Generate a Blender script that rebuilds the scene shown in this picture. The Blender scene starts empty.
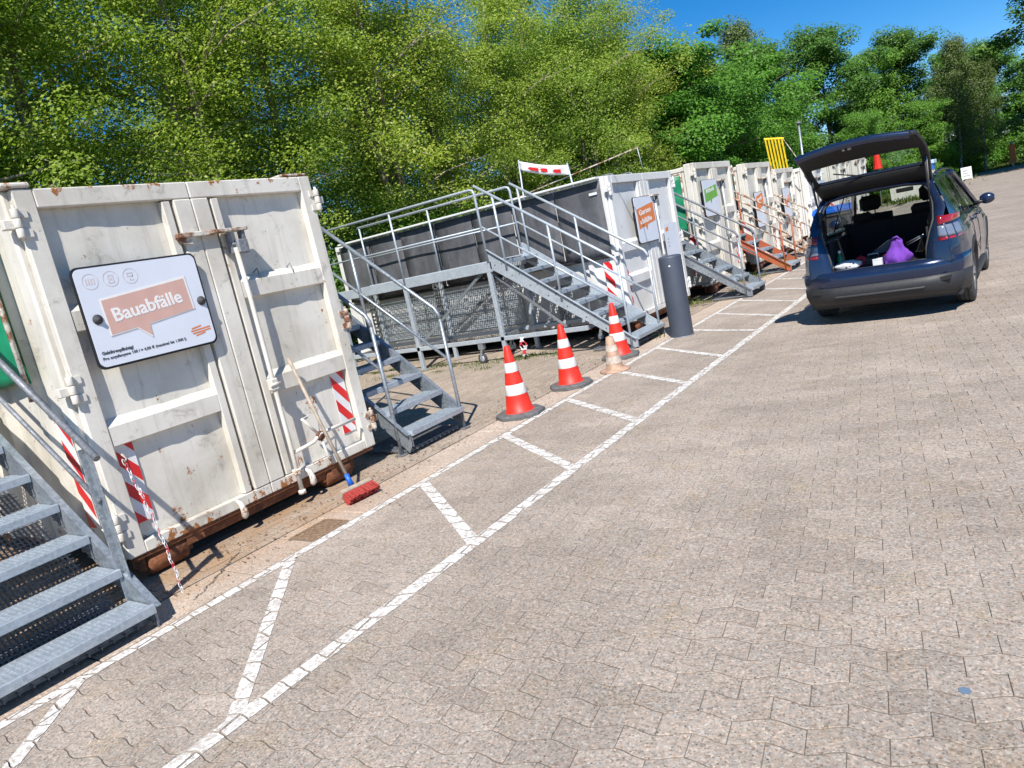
import bpy, bmesh, math, random
import numpy as np
from mathutils import Vector, Matrix, Euler

random.seed(7); rng = np.random.default_rng(11)
scn = bpy.context.scene
col = scn.collection
R = math.radians

# ------------------------------------------------------------------ camera
# X right of the lane, Y along the lane, Z up; the phone is held tilted (rolled)
FPX = 720.0
def cam_axes(f, v1, slope):
    y = Vector((v1[0]-512.0, -(v1[1]-384.0), -f)).normalized()
    z = Vector((1, slope, 0)).cross(y).normalized()
    if z.y < 0: z = -z
    x = y.cross(z)
    return Matrix((x, y, z))
cam_data = bpy.data.cameras.new('camera'); cam = bpy.data.objects.new('camera', cam_data); col.objects.link(cam)
cam_data.sensor_width = 36.0; cam_data.lens = FPX/1024*36.0
cam_data.clip_start = 0.05; cam_data.clip_end = 1500
cam.matrix_world = Matrix.Translation((0, 0, 1.7)) @ cam_axes(FPX, (1008.0, 145.0), 0.213).to_4x4()
scn.camera = cam

# ------------------------------------------------------------------ sky and sun
sun_to = Vector((0.43, -0.75, 1.0)).normalized()
elev = math.asin(sun_to.z); azim = math.atan2(sun_to.x, sun_to.y)
world = bpy.data.worlds.new('World'); scn.world = world; world.use_nodes = True
wn = world.node_tree; wn.nodes.clear()
sky = wn.nodes.new('ShaderNodeTexSky'); sky.sky_type = 'NISHITA'; sky.sun_disc = False
sky.sun_elevation = elev; sky.sun_rotation = azim; sky.altitude = 1000; sky.air_density = 0.9; sky.dust_density = 0.0; sky.ozone_density = 5.0
bg = wn.nodes.new('ShaderNodeBackground'); bg.inputs['Strength'].default_value = 0.10
wo = wn.nodes.new('ShaderNodeOutputWorld')
hs = wn.nodes.new('ShaderNodeHueSaturation'); hs.inputs['Saturation'].default_value = 1.34
wn.links.new(sky.outputs[0], hs.inputs['Color']); wn.links.new(hs.outputs[0], bg.inputs[0]); wn.links.new(bg.outputs[0], wo.inputs[0])
sd = bpy.data.lights.new('sun', 'SUN'); sd.energy = 5.0; sd.angle = R(0.53); sd.color = (1.0, 0.955, 0.89)
sun = bpy.data.objects.new('sun', sd); col.objects.link(sun)
sun.rotation_euler = (-sun_to).to_track_quat('-Z', 'Y').to_euler(); sun.location = (10, -20, 30)
scn.view_settings.view_transform = 'Standard'; scn.view_settings.look = 'None'
scn.view_settings.exposure = 0.47; scn.view_settings.gamma = 1.0; scn.view_settings.use_curve_mapping = False
scn.render.resolution_x = 1024; scn.render.resolution_y = 768
scn.cycles.max_bounces = 8; scn.cycles.transparent_max_bounces = 12

# ------------------------------------------------------------------ object helpers
def tag(o, label=None, cat=None, group=None, kind=None):
    if label: o['label'] = label
    if cat: o['category'] = cat
    if group: o['group'] = group
    if kind: o['kind'] = kind
    return o
def empty(name, loc=(0, 0, 0), rz=0.0, label=None, cat=None, group=None):
    o = bpy.data.objects.new(name, None); col.objects.link(o); o.empty_display_size = 0.1
    o.location = loc; o.rotation_euler = (0, 0, rz)
    return tag(o, label, cat, group)
def children(o): return list(o.children)
def copy_tree(o, parent=None):
    c = o.copy(); col.objects.link(c)
    if parent: c.parent = parent
    for ch in o.children: copy_tree(ch, c)
    return c
def link_mesh(name, me, parent=None):
    o = bpy.data.objects.new(name, me); col.objects.link(o)
    if parent: o.parent = parent
    return o

class MB:
    def __init__(s): s.v = []; s.f = []; s.sm = []
    def add(s, vs, fs, smooth=False):
        b = len(s.v); s.v += [tuple(p) for p in vs]; s.f += [tuple(b+i for i in f) for f in fs]; s.sm += [smooth]*len(fs)
        return s
    def box(s, x0, x1, y0, y1, z0, z1):
        if x0 > x1: x0, x1 = x1, x0
        if y0 > y1: y0, y1 = y1, y0
        if z0 > z1: z0, z1 = z1, z0
        return s.add([(x0,y0,z0),(x1,y0,z0),(x1,y1,z0),(x0,y1,z0),(x0,y0,z1),(x1,y0,z1),(x1,y1,z1),(x0,y1,z1)],
                     [(3,2,1,0),(4,5,6,7),(0,1,5,4),(1,2,6,5),(2,3,7,6),(3,0,4,7)])
    def bbox(s, x0, x1, y0, y1, z0, z1, b=0.004):
        # box with chamfered edges
        if x0 > x1: x0, x1 = x1, x0
        if y0 > y1: y0, y1 = y1, y0
        if z0 > z1: z0, z1 = z1, z0
        b = min(b, (x1-x0)*.45, (y1-y0)*.45, (z1-z0)*.45)
        bm = bmesh.new(); bmesh.ops.create_cube(bm, size=1)
        for v in bm.verts: v.co = ((x0+x1)/2+v.co.x*(x1-x0), (y0+y1)/2+v.co.y*(y1-y0), (z0+z1)/2+v.co.z*(z1-z0))
        bmesh.ops.bevel(bm, geom=bm.edges[:], offset=b, segments=1, affect='EDGES')
        vs = [v.co[:] for v in bm.verts]; bm.verts.index_update(); fs = [[v.index for v in f.verts] for f in bm.faces]; bm.free()
        return s.add(vs, fs)
    def bar(s, a, b, w, h, up=(0, 0, 1)):
        a = Vector(a); b = Vector(b); d = (b-a).normalized(); u = Vector(up)
        if abs(d.dot(u)) > .98: u = Vector((1, 0, 0))
        r = d.cross(u).normalized(); u = r.cross(d)
        q = [r*(w/2*i)+u*(h/2*j) for i, j in ((-1,-1),(1,-1),(1,1),(-1,1))]
        return s.add([a+k for k in q]+[b+k for k in q], [(3,2,1,0),(4,5,6,7),(0,1,5,4),(1,2,6,5),(2,3,7,6),(3,0,4,7)])
    def tube(s, pts, r, n=8, cap=True, rads=None):
        pts = [Vector(p) for p in pts]; m = len(pts); vs = []
        d0 = (pts[1]-pts[0]).normalized(); u = Vector((0,0,1)) if abs(d0.z) < .9 else Vector((1,0,0))
        for i, p in enumerate(pts):
            d = (pts[min(i+1, m-1)]-pts[max(i-1, 0)]).normalized()
            x = d.cross(u).normalized(); y = x.cross(d).normalized(); u = y
            rr = rads[i] if rads else r
            for k in range(n):
                a = 2*math.pi*k/n; vs.append(p+(x*math.cos(a)+y*math.sin(a))*rr)
        fs = [(i*n+k, i*n+(k+1)%n, (i+1)*n+(k+1)%n, (i+1)*n+k) for i in range(m-1) for k in range(n)]
        s.add(vs, fs, True)
        if cap:
            b = len(s.v)-m*n; s.f += [tuple(b+k for k in range(n))[::-1], tuple(b+(m-1)*n+k for k in range(n))]; s.sm += [False]*2
        return s
    def lathe(s, prof, n=24, c=(0, 0, 0), axis='z', smooth=True):
        vs = []; m = len(prof)
        for (r, z) in prof:
            for k in range(n):
                a = 2*math.pi*k/n; x, y = r*math.cos(a), r*math.sin(a)
                p = (x, y, z) if axis == 'z' else ((z, x, y) if axis == 'x' else (x, z, y))
                vs.append((c[0]+p[0], c[1]+p[1], c[2]+p[2]))
        fs = [(i*n+k, i*n+(k+1)%n, (i+1)*n+(k+1)%n, (i+1)*n+k) for i in range(m-1) for k in range(n)]
        return s.add(vs, fs, smooth)
    def prism(s, poly, axis, a, b):
        # poly: 2D outline; axis 'x': (y,z), 'y': (x,z), 'z': (x,y)
        def P(p, t):
            return (t, p[0], p[1]) if axis == 'x' else ((p[0], t, p[1]) if axis == 'y' else (p[0], p[1], t))
        n = len(poly); vs = [P(p, a) for p in poly]+[P(p, b) for p in poly]
        fs = [tuple(range(n))[::-1], tuple(range(n, 2*n))]+[(i, (i+1)%n, n+(i+1)%n, n+i) for i in range(n)]
        return s.add(vs, fs)
    def grid(s, rows, smooth=True, closed=False):
        m = len(rows); n = len(rows[0]); vs = [p for r in rows for p in r]
        e = n if closed else n-1
        return s.add(vs, [(i*n+k, i*n+(k+1)%n, (i+1)*n+(k+1)%n, (i+1)*n+k) for i in range(m-1) for k in range(e)], smooth)
    def mesh(s, name, mat):
        me = bpy.data.meshes.new(name); me.from_pydata(s.v, [], s.f)
        me.polygons.foreach_set('use_smooth', s.sm)
        mats = mat if isinstance(mat, (list, tuple)) else [mat]
        for m_ in mats: me.materials.append(m_)
        me.update()
        bm = bmesh.new(); bm.from_mesh(me); bmesh.ops.recalc_face_normals(bm, faces=bm.faces[:]); bm.to_mesh(me); bm.free()
        return me
    def build(s, name, mat, parent=None, label=None, kind=None):
        o = link_mesh(name, s.mesh(name, mat), parent)
        if label: o['label'] = label
        if kind: o['kind'] = kind
        return o

# ------------------------------------------------------------------ materials
class NT:
    def __init__(s, name):
        s.m = bpy.data.materials.new(name); s.m.use_nodes = True; s.t = s.m.node_tree; s.t.nodes.clear()
        s.o = s.n('OutputMaterial'); s.p = s.n('BsdfPrincipled'); s.l(s.p.outputs[0], s.o.inputs[0])
    def n(s, k, **kw):
        x = s.t.nodes.new('ShaderNode'+k)
        for a, b in kw.items(): setattr(x, a, b)
        return x
    def l(s, a, b): s.t.links.new(a, b)
    def set(s, **kw):
        for k, v in kw.items():
            i = s.p.inputs[k.replace('_', ' ')]
            if hasattr(v, 'is_output'): s.l(v, i)
            else: i.default_value = v if not isinstance(v, tuple) or len(v) == 4 else (*v, 1)
        return s
    def coord(s, kind='Object', scale=(1, 1, 1)):
        c = s.n('TexCoord'); m = s.n('Mapping'); m.inputs['Scale'].default_value = scale
        s.l(c.outputs[kind], m.inputs[0]); return m.outputs[0]
    def noise(s, vec, scale, detail=4, rough=.55, dist=0.0):
        x = s.n('TexNoise'); x.inputs['Scale'].default_value = scale; x.inputs['Detail'].default_value = detail
        x.inputs['Roughness'].default_value = rough; x.inputs['Distortion'].default_value = dist
        if vec: s.l(vec, x.inputs['Vector'])
        return x.outputs[0]
    def ramp(s, fac, stops, interp='LINEAR'):
        r = s.n('ValToRGB'); r.color_ramp.interpolation = interp; e = r.color_ramp.elements
        while len(e) < len(stops): e.new(.5)
        for q, (p, c) in zip(e, stops):
            q.position = p; q.color = (c, c, c, 1) if isinstance(c, (int, float)) else (*c, 1)
        s.l(fac, r.inputs[0]); return r.outputs[0]
    def mix(s, fac, a, b, mode='MIX'):
        x = s.n('Mix', data_type='RGBA', blend_type=mode)
        for i, v in ((0, fac), (6, a), (7, b)):
            if hasattr(v, 'is_output'): s.l(v, x.inputs[i])
            elif i == 0: x.inputs[0].default_value = v
            else: x.inputs[i].default_value = (*v, 1)
        return x.outputs[2]
    def math(s, op, a, b=None, clamp=False):
        x = s.n('Math', operation=op, use_clamp=clamp)
        for i, v in enumerate((a, b)):
            if v is None: continue
            if hasattr(v, 'is_output'): s.l(v, x.inputs[i])
            else: x.inputs[i].default_value = v
        return x.outputs[0]
    def bump(s, h, strength=.3, dist=.01):
        b = s.n('Bump'); b.inputs['Strength'].default_value = strength; b.inputs['Distance'].default_value = dist
        s.l(h, b.inputs['Height']); s.l(b.outputs[0], s.p.inputs['Normal'])
    def sep(s, vec):
        x = s.n('SeparateXYZ'); s.l(vec, x.inputs[0]); return x.outputs
def flat(name, c, rough=.5, metal=0.0, noise=.12, scale=8, spec=.5, bump=0):
    t = NT(name); v = t.coord(); nz = t.noise(v, scale, 5)
    k = t.ramp(nz, [(.3, 1-noise), (.7, 1+noise)])
    t.set(Base_Color=t.mix(1.0, c, k, 'MULTIPLY'), Roughness=rough, Metallic=metal)
    t.p.inputs['Specular IOR Level'].default_value = spec
    if bump: t.bump(t.noise(v, scale*6, 3), bump, .004)
    return t.m

def paint_white(name, base, dirt, dirt_amt, rust_amt, top=None):
    t = NT(name); v = t.coord(); g = t.n('NewGeometry'); oi = t.n('ObjectInfo')
    big = t.noise(v, 1.3, 5, .6); fine = t.noise(v, 30, 5, .7)
    st = t.noise(t.coord('Object', (9, 9, .55)), 1.6, 6, .68, .4)      # runs downwards
    c = t.mix(t.math('MULTIPLY', t.ramp(big, [(.42, 0), (.68, 1)]), dirt_amt), base, dirt)
    c = t.mix(t.math('MULTIPLY', t.ramp(st, [(.52, 0), (.70, 1)]), dirt_amt*.55), c, tuple(d*.80 for d in dirt))
    grime = t.noise(v, 5.5, 9, .78, .6)
    c = t.mix(t.math('MULTIPLY', t.ramp(grime, [(.56, 0), (.66, 1)]), dirt_amt*.7), c, tuple(d*.5 for d in dirt))
    c = t.mix(.10, c, fine, 'MULTIPLY')
    ro = t.math('ADD', t.noise(v, 7, 8, .75, .2), t.math('MULTIPLY', t.noise(t.coord('Object', (14, 14, .8)), 1.1, 5, .7), .35))
    zz = t.sep(t.coord())[2]
    low = t.ramp(zz, [(.20, 1), (.42, 0)]); ro = t.math('ADD', ro, t.math('MULTIPLY', low, .125*(1 if rust_amt > -.03 else .3)))
    if top: ro = t.math('ADD', ro, t.math('MULTIPLY', t.ramp(t.math('SUBTRACT', zz, top-.5), [(.42, 0), (.50, 1)]), .105))
    rm = t.ramp(ro, [(.80-rust_amt, 0), (.835-rust_amt, 1)])
    rc = t.mix(fine, (.22, .075, .022), (.42, .17, .05))
    c = t.mix(rm, c, rc)
    t.set(Base_Color=c, Roughness=t.ramp(fine, [(.3, .42), (.7, .62)]))
    t.bump(t.math('ADD', fine, t.math('MULTIPLY', rm, .6)), .16, .004)
    return t.m

M = {}
M['white'] = paint_white('container_paint', (.68, .655, .60), (.45, .405, .33), .60, -.012)
M['white_near'] = paint_white('container_paint_worn', (.745, .71, .635), (.47, .425, .345), .72, -.016, 2.71)
M['white_clean'] = paint_white('container_paint_clean', (.72, .72, .71), (.5, .48, .44), .35, -.06)
M['cream'] = paint_white('container_paint_cream', (.70, .675, .605), (.48, .43, .34), .58, -.03)
def rust():
    t = NT('rusty_steel'); v = t.coord(); a = t.noise(v, 7, 8, .72); b = t.noise(v, 40, 4)
    c = t.mix(t.ramp(a, [(.35, 0), (.65, 1)]), (.085, .03, .014), (.24, .085, .035))
    c = t.mix(t.ramp(b, [(.5, 0), (.75, .6)]), c, (.36, .16, .06))
    t.set(Base_Color=c, Roughness=.85); t.bump(b, .5, .006); return t.m
M['rust'] = rust()
def rusty_edge():
    t = NT('rust_stained_paint'); v = t.coord(); a = t.noise(v, 9, 8, .75)
    c = t.mix(t.ramp(a, [(.42, 0), (.56, 1)]), (.62, .59, .52), (.20, .078, .028))
    t.set(Base_Color=c, Roughness=.7); t.bump(a, .4, .005); return t.m
M['rusty_edge'] = rusty_edge()
def galv(name, a, b, rough=.38, metal=.55):
    t = NT(name); v = t.coord(); vo = t.n('TexVoronoi'); vo.inputs['Scale'].default_value = 55; t.l(v, vo.inputs['Vector'])
    s_ = t.sep(vo.outputs['Color']); big = t.noise(v, 4, 5, .6)
    k = t.math('ADD', t.math('MULTIPLY', s_[0], .35), t.math('MULTIPLY', big, .8))
    c = t.mix(t.ramp(k, [(.3, 0), (.8, 1)]), a, b)
    t.set(Base_Color=c, Roughness=t.ramp(s_[1], [(0, rough-.06), (1, rough+.14)]), Metallic=metal); t.bump(big, .1, .003); return t.m
M['galv'] = galv('galvanised_steel', (.22, .25, .28), (.40, .44, .475))
M['galv_light'] = galv('galvanised_steel_light', (.36, .41, .46), (.50, .555, .61), .45, .3)
M['galv_dark'] = galv('galvanised_steel_weathered', (.13, .14, .15), (.26, .27, .29), .55, .3)
M['tread'] = galv('stair_tread_steel', (.29, .34, .385), (.45, .50, .55), .45, .4)
M['red_steel'] = paint_white('red_oxide_paint', (.42, .10, .045), (.30, .10, .05), .5, .04)
M['white_steel'] = paint_white('white_stair_paint', (.62, .60, .54), (.45, .38, .27), .5, .03)
M['rust_post'] = M['rusty_edge']
def tarp(name, a, b, rough=.6):
    t = NT(name); v = t.coord(); n1 = t.noise(v, 1.7, 6, .62, .5); n2 = t.noise(t.coord('Object', (3, 3, .7)), 2.5, 6, .7)
    c = t.mix(t.ramp(t.math('MULTIPLY', t.math('ADD', n1, n2), .5), [(.38, 0), (.62, 1)]), a, b)
    sc_ = t.noise(t.coord('Object', (1, 1, 6)), 9, 8, .75); c = t.mix(t.ramp(sc_, [(.62, 0), (.7, .5)]), c, tuple(min(1, x*2.1) for x in b))
    t.set(Base_Color=c, Roughness=rough); t.bump(t.noise(v, 6, 5), .35, .02); return t.m
M['tarp_black'] = tarp('grey_black_rubber_sheet', (.055, .057, .064), (.125, .125, .135))
M['tarp_green'] = tarp('green_tarpaulin', (.0, .17, .075), (.01, .24, .115), .5)
M['tarp_dkgreen'] = tarp('dark_green_netting', (.02, .05, .04), (.03, .09, .065))
M['red'] = flat('signal_red', (.62, .018, .02), .45, 0, .12)
M['stripe_white'] = flat('reflective_white', (.70, .70, .70), .45, 0, .1)
M['cone_red'] = flat('cone_red_plastic', (.70, .028, .014), .5, 0, .22, 14, bump=.15)
M['cone_white'] = flat('cone_reflective_band', (.72, .72, .71), .4, 0, .14, 16)
M['old_cone'] = flat('sun_bleached_cone_plastic', (.42, .27, .19), .7, 0, .35, 14, bump=.3)
M['old_cone_white'] = flat('dirty_cone_band', (.50, .43, .36), .7, 0, .3, 20)
M['rubber'] = flat('black_rubber', (.05, .05, .052), .75, 0, .35, 18, bump=.3)
M['rubber_grey'] = flat('dusty_grey_rubber', (.12, .12, .12), .85, 0, .35, 18, bump=.3)
M['bollard'] = flat('anthracite_powder_coat', (.058, .070, .095), .5, 0, .12, 3, bump=.05)
M['wood'] = flat('weathered_broom_wood', (.36, .30, .23), .7, 0, .25, 20)
M['bristle'] = flat('red_bristles', (.36, .045, .035), .7, 0, .3, 60)
M['blue_plastic'] = flat('blue_plastic', (.015, .12, .52), .45, 0, .1)
M['black_plastic'] = flat('black_plastic', (.018, .018, .02), .45, 0, .2)
M['sign_face'] = flat('sign_face_white', (.68, .71, .78), .4, 0, .03, 3)
M['sign_back'] = flat('sign_edge_black', (.015, .015, .018), .5)
M['pink'] = flat('faded_sign_pink', (.62, .385, .32), .5, 0, .05)
M['faint_red'] = flat('faded_red_print', (.64, .57, .57), .5, 0, .05)
M['sign_text'] = flat('sign_white_print', (.82, .80, .78), .4, 0, .02)
M['print_black'] = flat('print_black', (.05, .05, .055), .5)
M['print_grey'] = flat('print_grey', (.40, .40, .43), .5)
M['orange'] = flat('sign_orange', (.72, .215, .06), .5, 0, .1)
M['green_print'] = flat('sign_green', (.16, .42, .06), .5, 0, .08)
M['blue_print'] = flat('sign_blue', (.02, .17, .52), .5, 0, .08)
M['yellow'] = flat('yellow_paint', (.72, .50, .01), .45, 0, .15)
M['chain_red'] = flat('chain_red_plastic', (.62, .05, .07), .4)
M['chain_white'] = flat('chain_white_plastic', (.78, .76, .76), .4)
M['mirror_dark'] = flat('dark_metal', (.03, .03, .032), .35, .5)
M['drain'] = flat('rusty_cast_iron', (.27, .18, .115), .8, .2, .4, 30, bump=.4)
# ------------------------------------------------------------------ ground materials
def stone_mat(name, a, b, ochre, dark_specks=.045, far=None):
    t = NT(name); g = t.n('NewGeometry'); oi = t.n('ObjectInfo'); pos = g.outputs['Position']
    rnd = t.math('FRACT', t.math('ADD', g.outputs['Random Per Island'], oi.outputs['Random'])) if far is None else None
    big = t.noise(pos, .55, 4, .55); mid = t.noise(pos, 3.2, 6, .65); fine = t.noise(pos, 42, 4, .7)
    c = t.mix(t.ramp(big, [(.35, 0), (.65, 1)]), a, b)
    c = t.mix(t.ramp(mid, [(.54, 0), (.70, .6)]), c, ochre); c = t.mix(1.0, c, t.ramp(t.noise(pos, 1.4, 5, .6), [(.35, .88), (.65, 1.08)]), 'MULTIPLY')
    if rnd is not None:
        c = t.mix(1.0, c, t.ramp(rnd, [(0, .88), (.06, .94), (.5, 1.0), (.95, 1.05), (1, 1.12)]), 'MULTIPLY')
    vo = t.n('TexVoronoi'); vo.inputs['Scale'].default_value = 135; t.l(pos, vo.inputs['Vector']); q = t.sep(vo.outputs['Color'])
    c = t.mix(1.0, c, t.ramp(q[0], [(0, .55), (.22, .90), (.8, 1.08), (1, 1.40)]), 'MULTIPLY')
    hue = t.ramp(q[1], [(0, (1.12, .97, .88)), (.5, (1, 1, 1)), (1, (.96, 1.0, 1.04))]); c = t.mix(1.0, c, hue, 'MULTIPLY')
    vo2 = t.n('TexVoronoi'); vo2.inputs['Scale'].default_value = 88; t.l(pos, vo2.inputs['Vector']); q2 = t.sep(vo2.outputs['Color'])
    chip = t.math('MULTIPLY', t.math('LESS_THAN', q2[0], dark_specks*.7), t.math('LESS_THAN', t.math('ADD', vo2.outputs['Distance'], t.math('MULTIPLY', fine, .35)), .50))
    c = t.mix(t.math('MULTIPLY', chip, .8), c, (.06, .055, .055))
    chipw = t.math('MULTIPLY', t.math('GREATER_THAN', q2[0], .955), t.math('LESS_THAN', vo2.outputs['Distance'], .33))
    c = t.mix(t.math('MULTIPLY', chipw, .55), c, (.62, .57, .50))
    c = t.mix(1.0, c, t.ramp(fine, [(.25, .66), (.6, 1.06), (.8, 1.22)]), 'MULTIPLY')
    sp = t.sep(pos)
    if 'brick' in name or 'gutter' in name:
        m1 = t.math('MULTIPLY', t.ramp(t.math('MULTIPLY', t.math('SUBTRACT', sp[1], .4), .22), [(0, 0), (.25, 1), (.72, 1), (.95, 0)]), t.ramp(t.math('SUBTRACT', sp[0], -5.4), [(.0, 1), (.72, .9), (1.0, .25)]))
        c = t.mix(t.math('MULTIPLY', m1, t.ramp(t.noise(pos, 2.2, 6, .7), [(.35, .1), (.62, .85)])), c, (.36, .21, .10))
    h = t.math('ADD', fine, q[0])
    if far:
        mp = t.n('Mapping'); mp.inputs['Rotation'].default_value = (0, 0, -far[2]); t.l(pos, mp.inputs[0])
        br = t.n('TexBrick'); br.offset = .5; br.inputs['Scale'].default_value = 1
        br.inputs['Brick Width'].default_value = far[0]; br.inputs['Row Height'].default_value = far[1]
        br.inputs['Mortar Size'].default_value = .005; br.inputs['Mortar Smooth'].default_value = .3
        br.inputs['Color1'].default_value = (1.06,)*3+(1,); br.inputs['Color2'].default_value = (.9,)*3+(1,); br.inputs['Mortar'].default_value = (.5, .46, .42, 1)
        t.l(mp.outputs[0], br.inputs['Vector']); c = t.mix(1.0, c, br.outputs['Color'], 'MULTIPLY')
    t.set(Base_Color=c, Roughness=.88); t.p.inputs['Specular IOR Level'].default_value = .3
    t.bump(h, .35, .004); return t.m
ST_A, ST_B, ST_O = (.338, .291, .245), (.390, .339, .288), (.35, .285, .20)
M['stone'] = stone_mat('paving_stone_concrete', ST_A, ST_B, ST_O)
ROWA = R(7.96)
M['stone_far'] = stone_mat('paving_concrete_distant', ST_A, ST_B, ST_O, far=(.24, .118, ROWA))
BK_A, BK_B, BK_O = (.40, .335, .27), (.33, .28, .23), (.38, .28, .175)
M['brick'] = stone_mat('yard_brick_dusty', BK_A, BK_B, BK_O, .02)
M['brick_far'] = stone_mat('yard_brick_distant', BK_A, BK_B, BK_O, .02, far=(.20, .10, math.pi/2))
M['gutter'] = stone_mat('gutter_concrete', (.50, .42, .345), (.44, .36, .29), (.45, .33, .22), .01)
def joint():
    t = NT('joint_sand'); g = t.n('NewGeometry'); n_ = t.noise(g.outputs['Position'], 60, 4); b_ = t.noise(g.outputs['Position'], 2.0, 4)
    c = t.mix(t.ramp(b_, [(.4, 0), (.65, 1)]), (.15, .125, .105), (.27, .225, .18))
    t.set(Base_Color=t.mix(.6, c, n_, 'MULTIPLY'), Roughness=.95); return t.m
M['joint'] = joint()
def paint():
    t = NT('road_paint'); g = t.n('NewGeometry'); p = g.outputs['Position']
    n1 = t.noise(p, 45, 6, .75); n2 = t.noise(p, 6, 5, .6)
    w = t.math('ADD', n1, t.math('MULTIPLY', n2, .45))
    c = t.mix(t.ramp(w, [(.68, 0), (.80, .9)]), (.76, .75, .715), (.45, .40, .35))
    c = t.mix(t.ramp(t.noise(p, 26, 3, .8), [(.555, 0), (.60, .85)]), c, (.36, .31, .265))
    t.set(Base_Color=c, Roughness=.7); t.bump(n1, .25, .003); return t.m
M['paint'] = paint()
def earth():
    t = NT('forest_earth'); g = t.n('NewGeometry'); p = g.outputs['Position']; a = t.noise(p, .6, 6, .65); b = t.noise(p, 22, 4, .7)
    c = t.mix(t.ramp(a, [(.42, 0), (.6, 1)]), (.10, .075, .045), (.05, .085, .02))
    t.set(Base_Color=t.mix(1.0, c, t.ramp(b, [(.3, .6), (.7, 1.3)]), 'MULTIPLY'), Roughness=.95); t.bump(b, .6, .03); return t.m
M['earth'] = earth()

# ------------------------------------------------------------------ ground sheets
gm = MB(); gm.add([(-400, -400, -.06), (400, -400, -.06), (400, 500, -.06), (-400, 500, -.06)], [(0, 1, 2, 3)])
tag(gm.build('ground', M['earth']), kind='structure')
X0, X1, Y0, Y1 = -4.19, 3.2, -.4, 16.0
pm = MB()
def sheet(mb, x0, x1, y0, y1, z): mb.add([(x0, y0, z), (x1, y0, z), (x1, y1, z), (x0, y1, z)], [(0, 1, 2, 3)])
sheet(pm, X0, X1, Y0, Y1, -.0035)
pave = tag(pm.build('pavement', M['joint']), kind='structure')
fm = MB()
sheet(fm, X0, 16, Y1, 72, 0); sheet(fm, X1, 16, -12, Y1, 0); sheet(fm, X0, X1, -12, Y0, 0)
fm.build('paving_surface', M['stone_far'], pave)

def clip(poly, q):
    # Sutherland-Hodgman against a convex CCW polygon q
    out = poly
    for i in range(len(q)):
        a, b = q[i], q[(i+1) % len(q)]; nx, ny = -(b[1]-a[1]), b[0]-a[0]
        src, out = out, []
        for j in range(len(src)):
            p, r = src[j-1], src[j]
            dp = (p[0]-a[0])*nx+(p[1]-a[1])*ny; dr = (r[0]-a[0])*nx+(r[1]-a[1])*ny
            if (dp >= 0) != (dr >= 0):
                t_ = dp/(dp-dr); out.append((p[0]+(r[0]-p[0])*t_, p[1]+(r[1]-p[1])*t_))
            if dr >= 0: out.append(r)
        if len(out) < 3: return []
    return out
def area(p): return .5*sum(p[i-1][0]*p[i][1]-p[i][0]*p[i-1][1] for i in range(len(p)))

L_, D_, A_, G_ = .24, .118, .0170, .0015
def stone_outline(par, g=G_):
    s = -1 if par else 1; n = 6
    us = [-L_/2+g+(L_-2*g)*i/n for i in range(n+1)]
    w = lambda u: s*A_*math.cos(2*math.pi*u/L_)
    gv = g*2.1; return [(u, -D_/2+gv+w(u)) for u in us]+[(u, D_/2-gv+w(u)) for u in reversed(us)]
def stone_mb(poly, mb, z=0., tilt=(0, 0), depth=.005, ins=.0012, c=None):
    n = len(poly); cx = sum(p[0] for p in poly)/n; cy = sum(p[1] for p in poly)/n
    top = []
    for p in poly:
        d = math.hypot(p[0]-cx, p[1]-cy) or 1; k = 1-ins/d*1.2
        x, y = cx+(p[0]-cx)*k, cy+(p[1]-cy)*k
        top.append((x, y, z+(x-cx)*tilt[0]+(y-cy)*tilt[1]))
    low = [(p[0], p[1], z-.0012+(p[0]-cx)*tilt[0]+(p[1]-cy)*tilt[1]) for p in poly]; bot = [(p[0], p[1], z-depth) for p in poly]
    fs = [tuple(range(n))]+[(n+i, n+(i+1) % n, (i+1) % n, i) for i in range(n)]+[(2*n+i, 2*n+(i+1) % n, n+(i+1) % n, n+i) for i in range(n)]
    mb.add(top+low+bot, fs); return top
camx = Vector((0, 0, 1.7)); cinv = cam.matrix_world.inverted()
def visible(x, y, z=0, m=40):
    p = cinv @ Vector((x, y, z))
    if p.z > -.05: return None
    u = 512+FPX*p.x/-p.z; v = 384-FPX*p.y/-p.z
    return (u, v) if -m < u < 1024+m and -m < v < 768+m else None
ru, rv = (math.cos(ROWA), math.sin(ROWA)), (-math.sin(ROWA), math.cos(ROWA))
def W(cx, cy, p): return (cx+p[0]*ru[0]+p[1]*rv[0], cy+p[0]*ru[1]+p[1]*rv[1])
rect = [(X0, Y0), (X1, Y0), (X1, Y1), (X0, Y1)]
OUT = [stone_outline(0), stone_outline(1)]
proto = []
for k in range(2):
    mb = MB(); stone_mb(OUT[k], mb); proto.append(mb.mesh('paving_stone', M['stone']))
cands = []; tops = []
stuff = MB()
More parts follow.
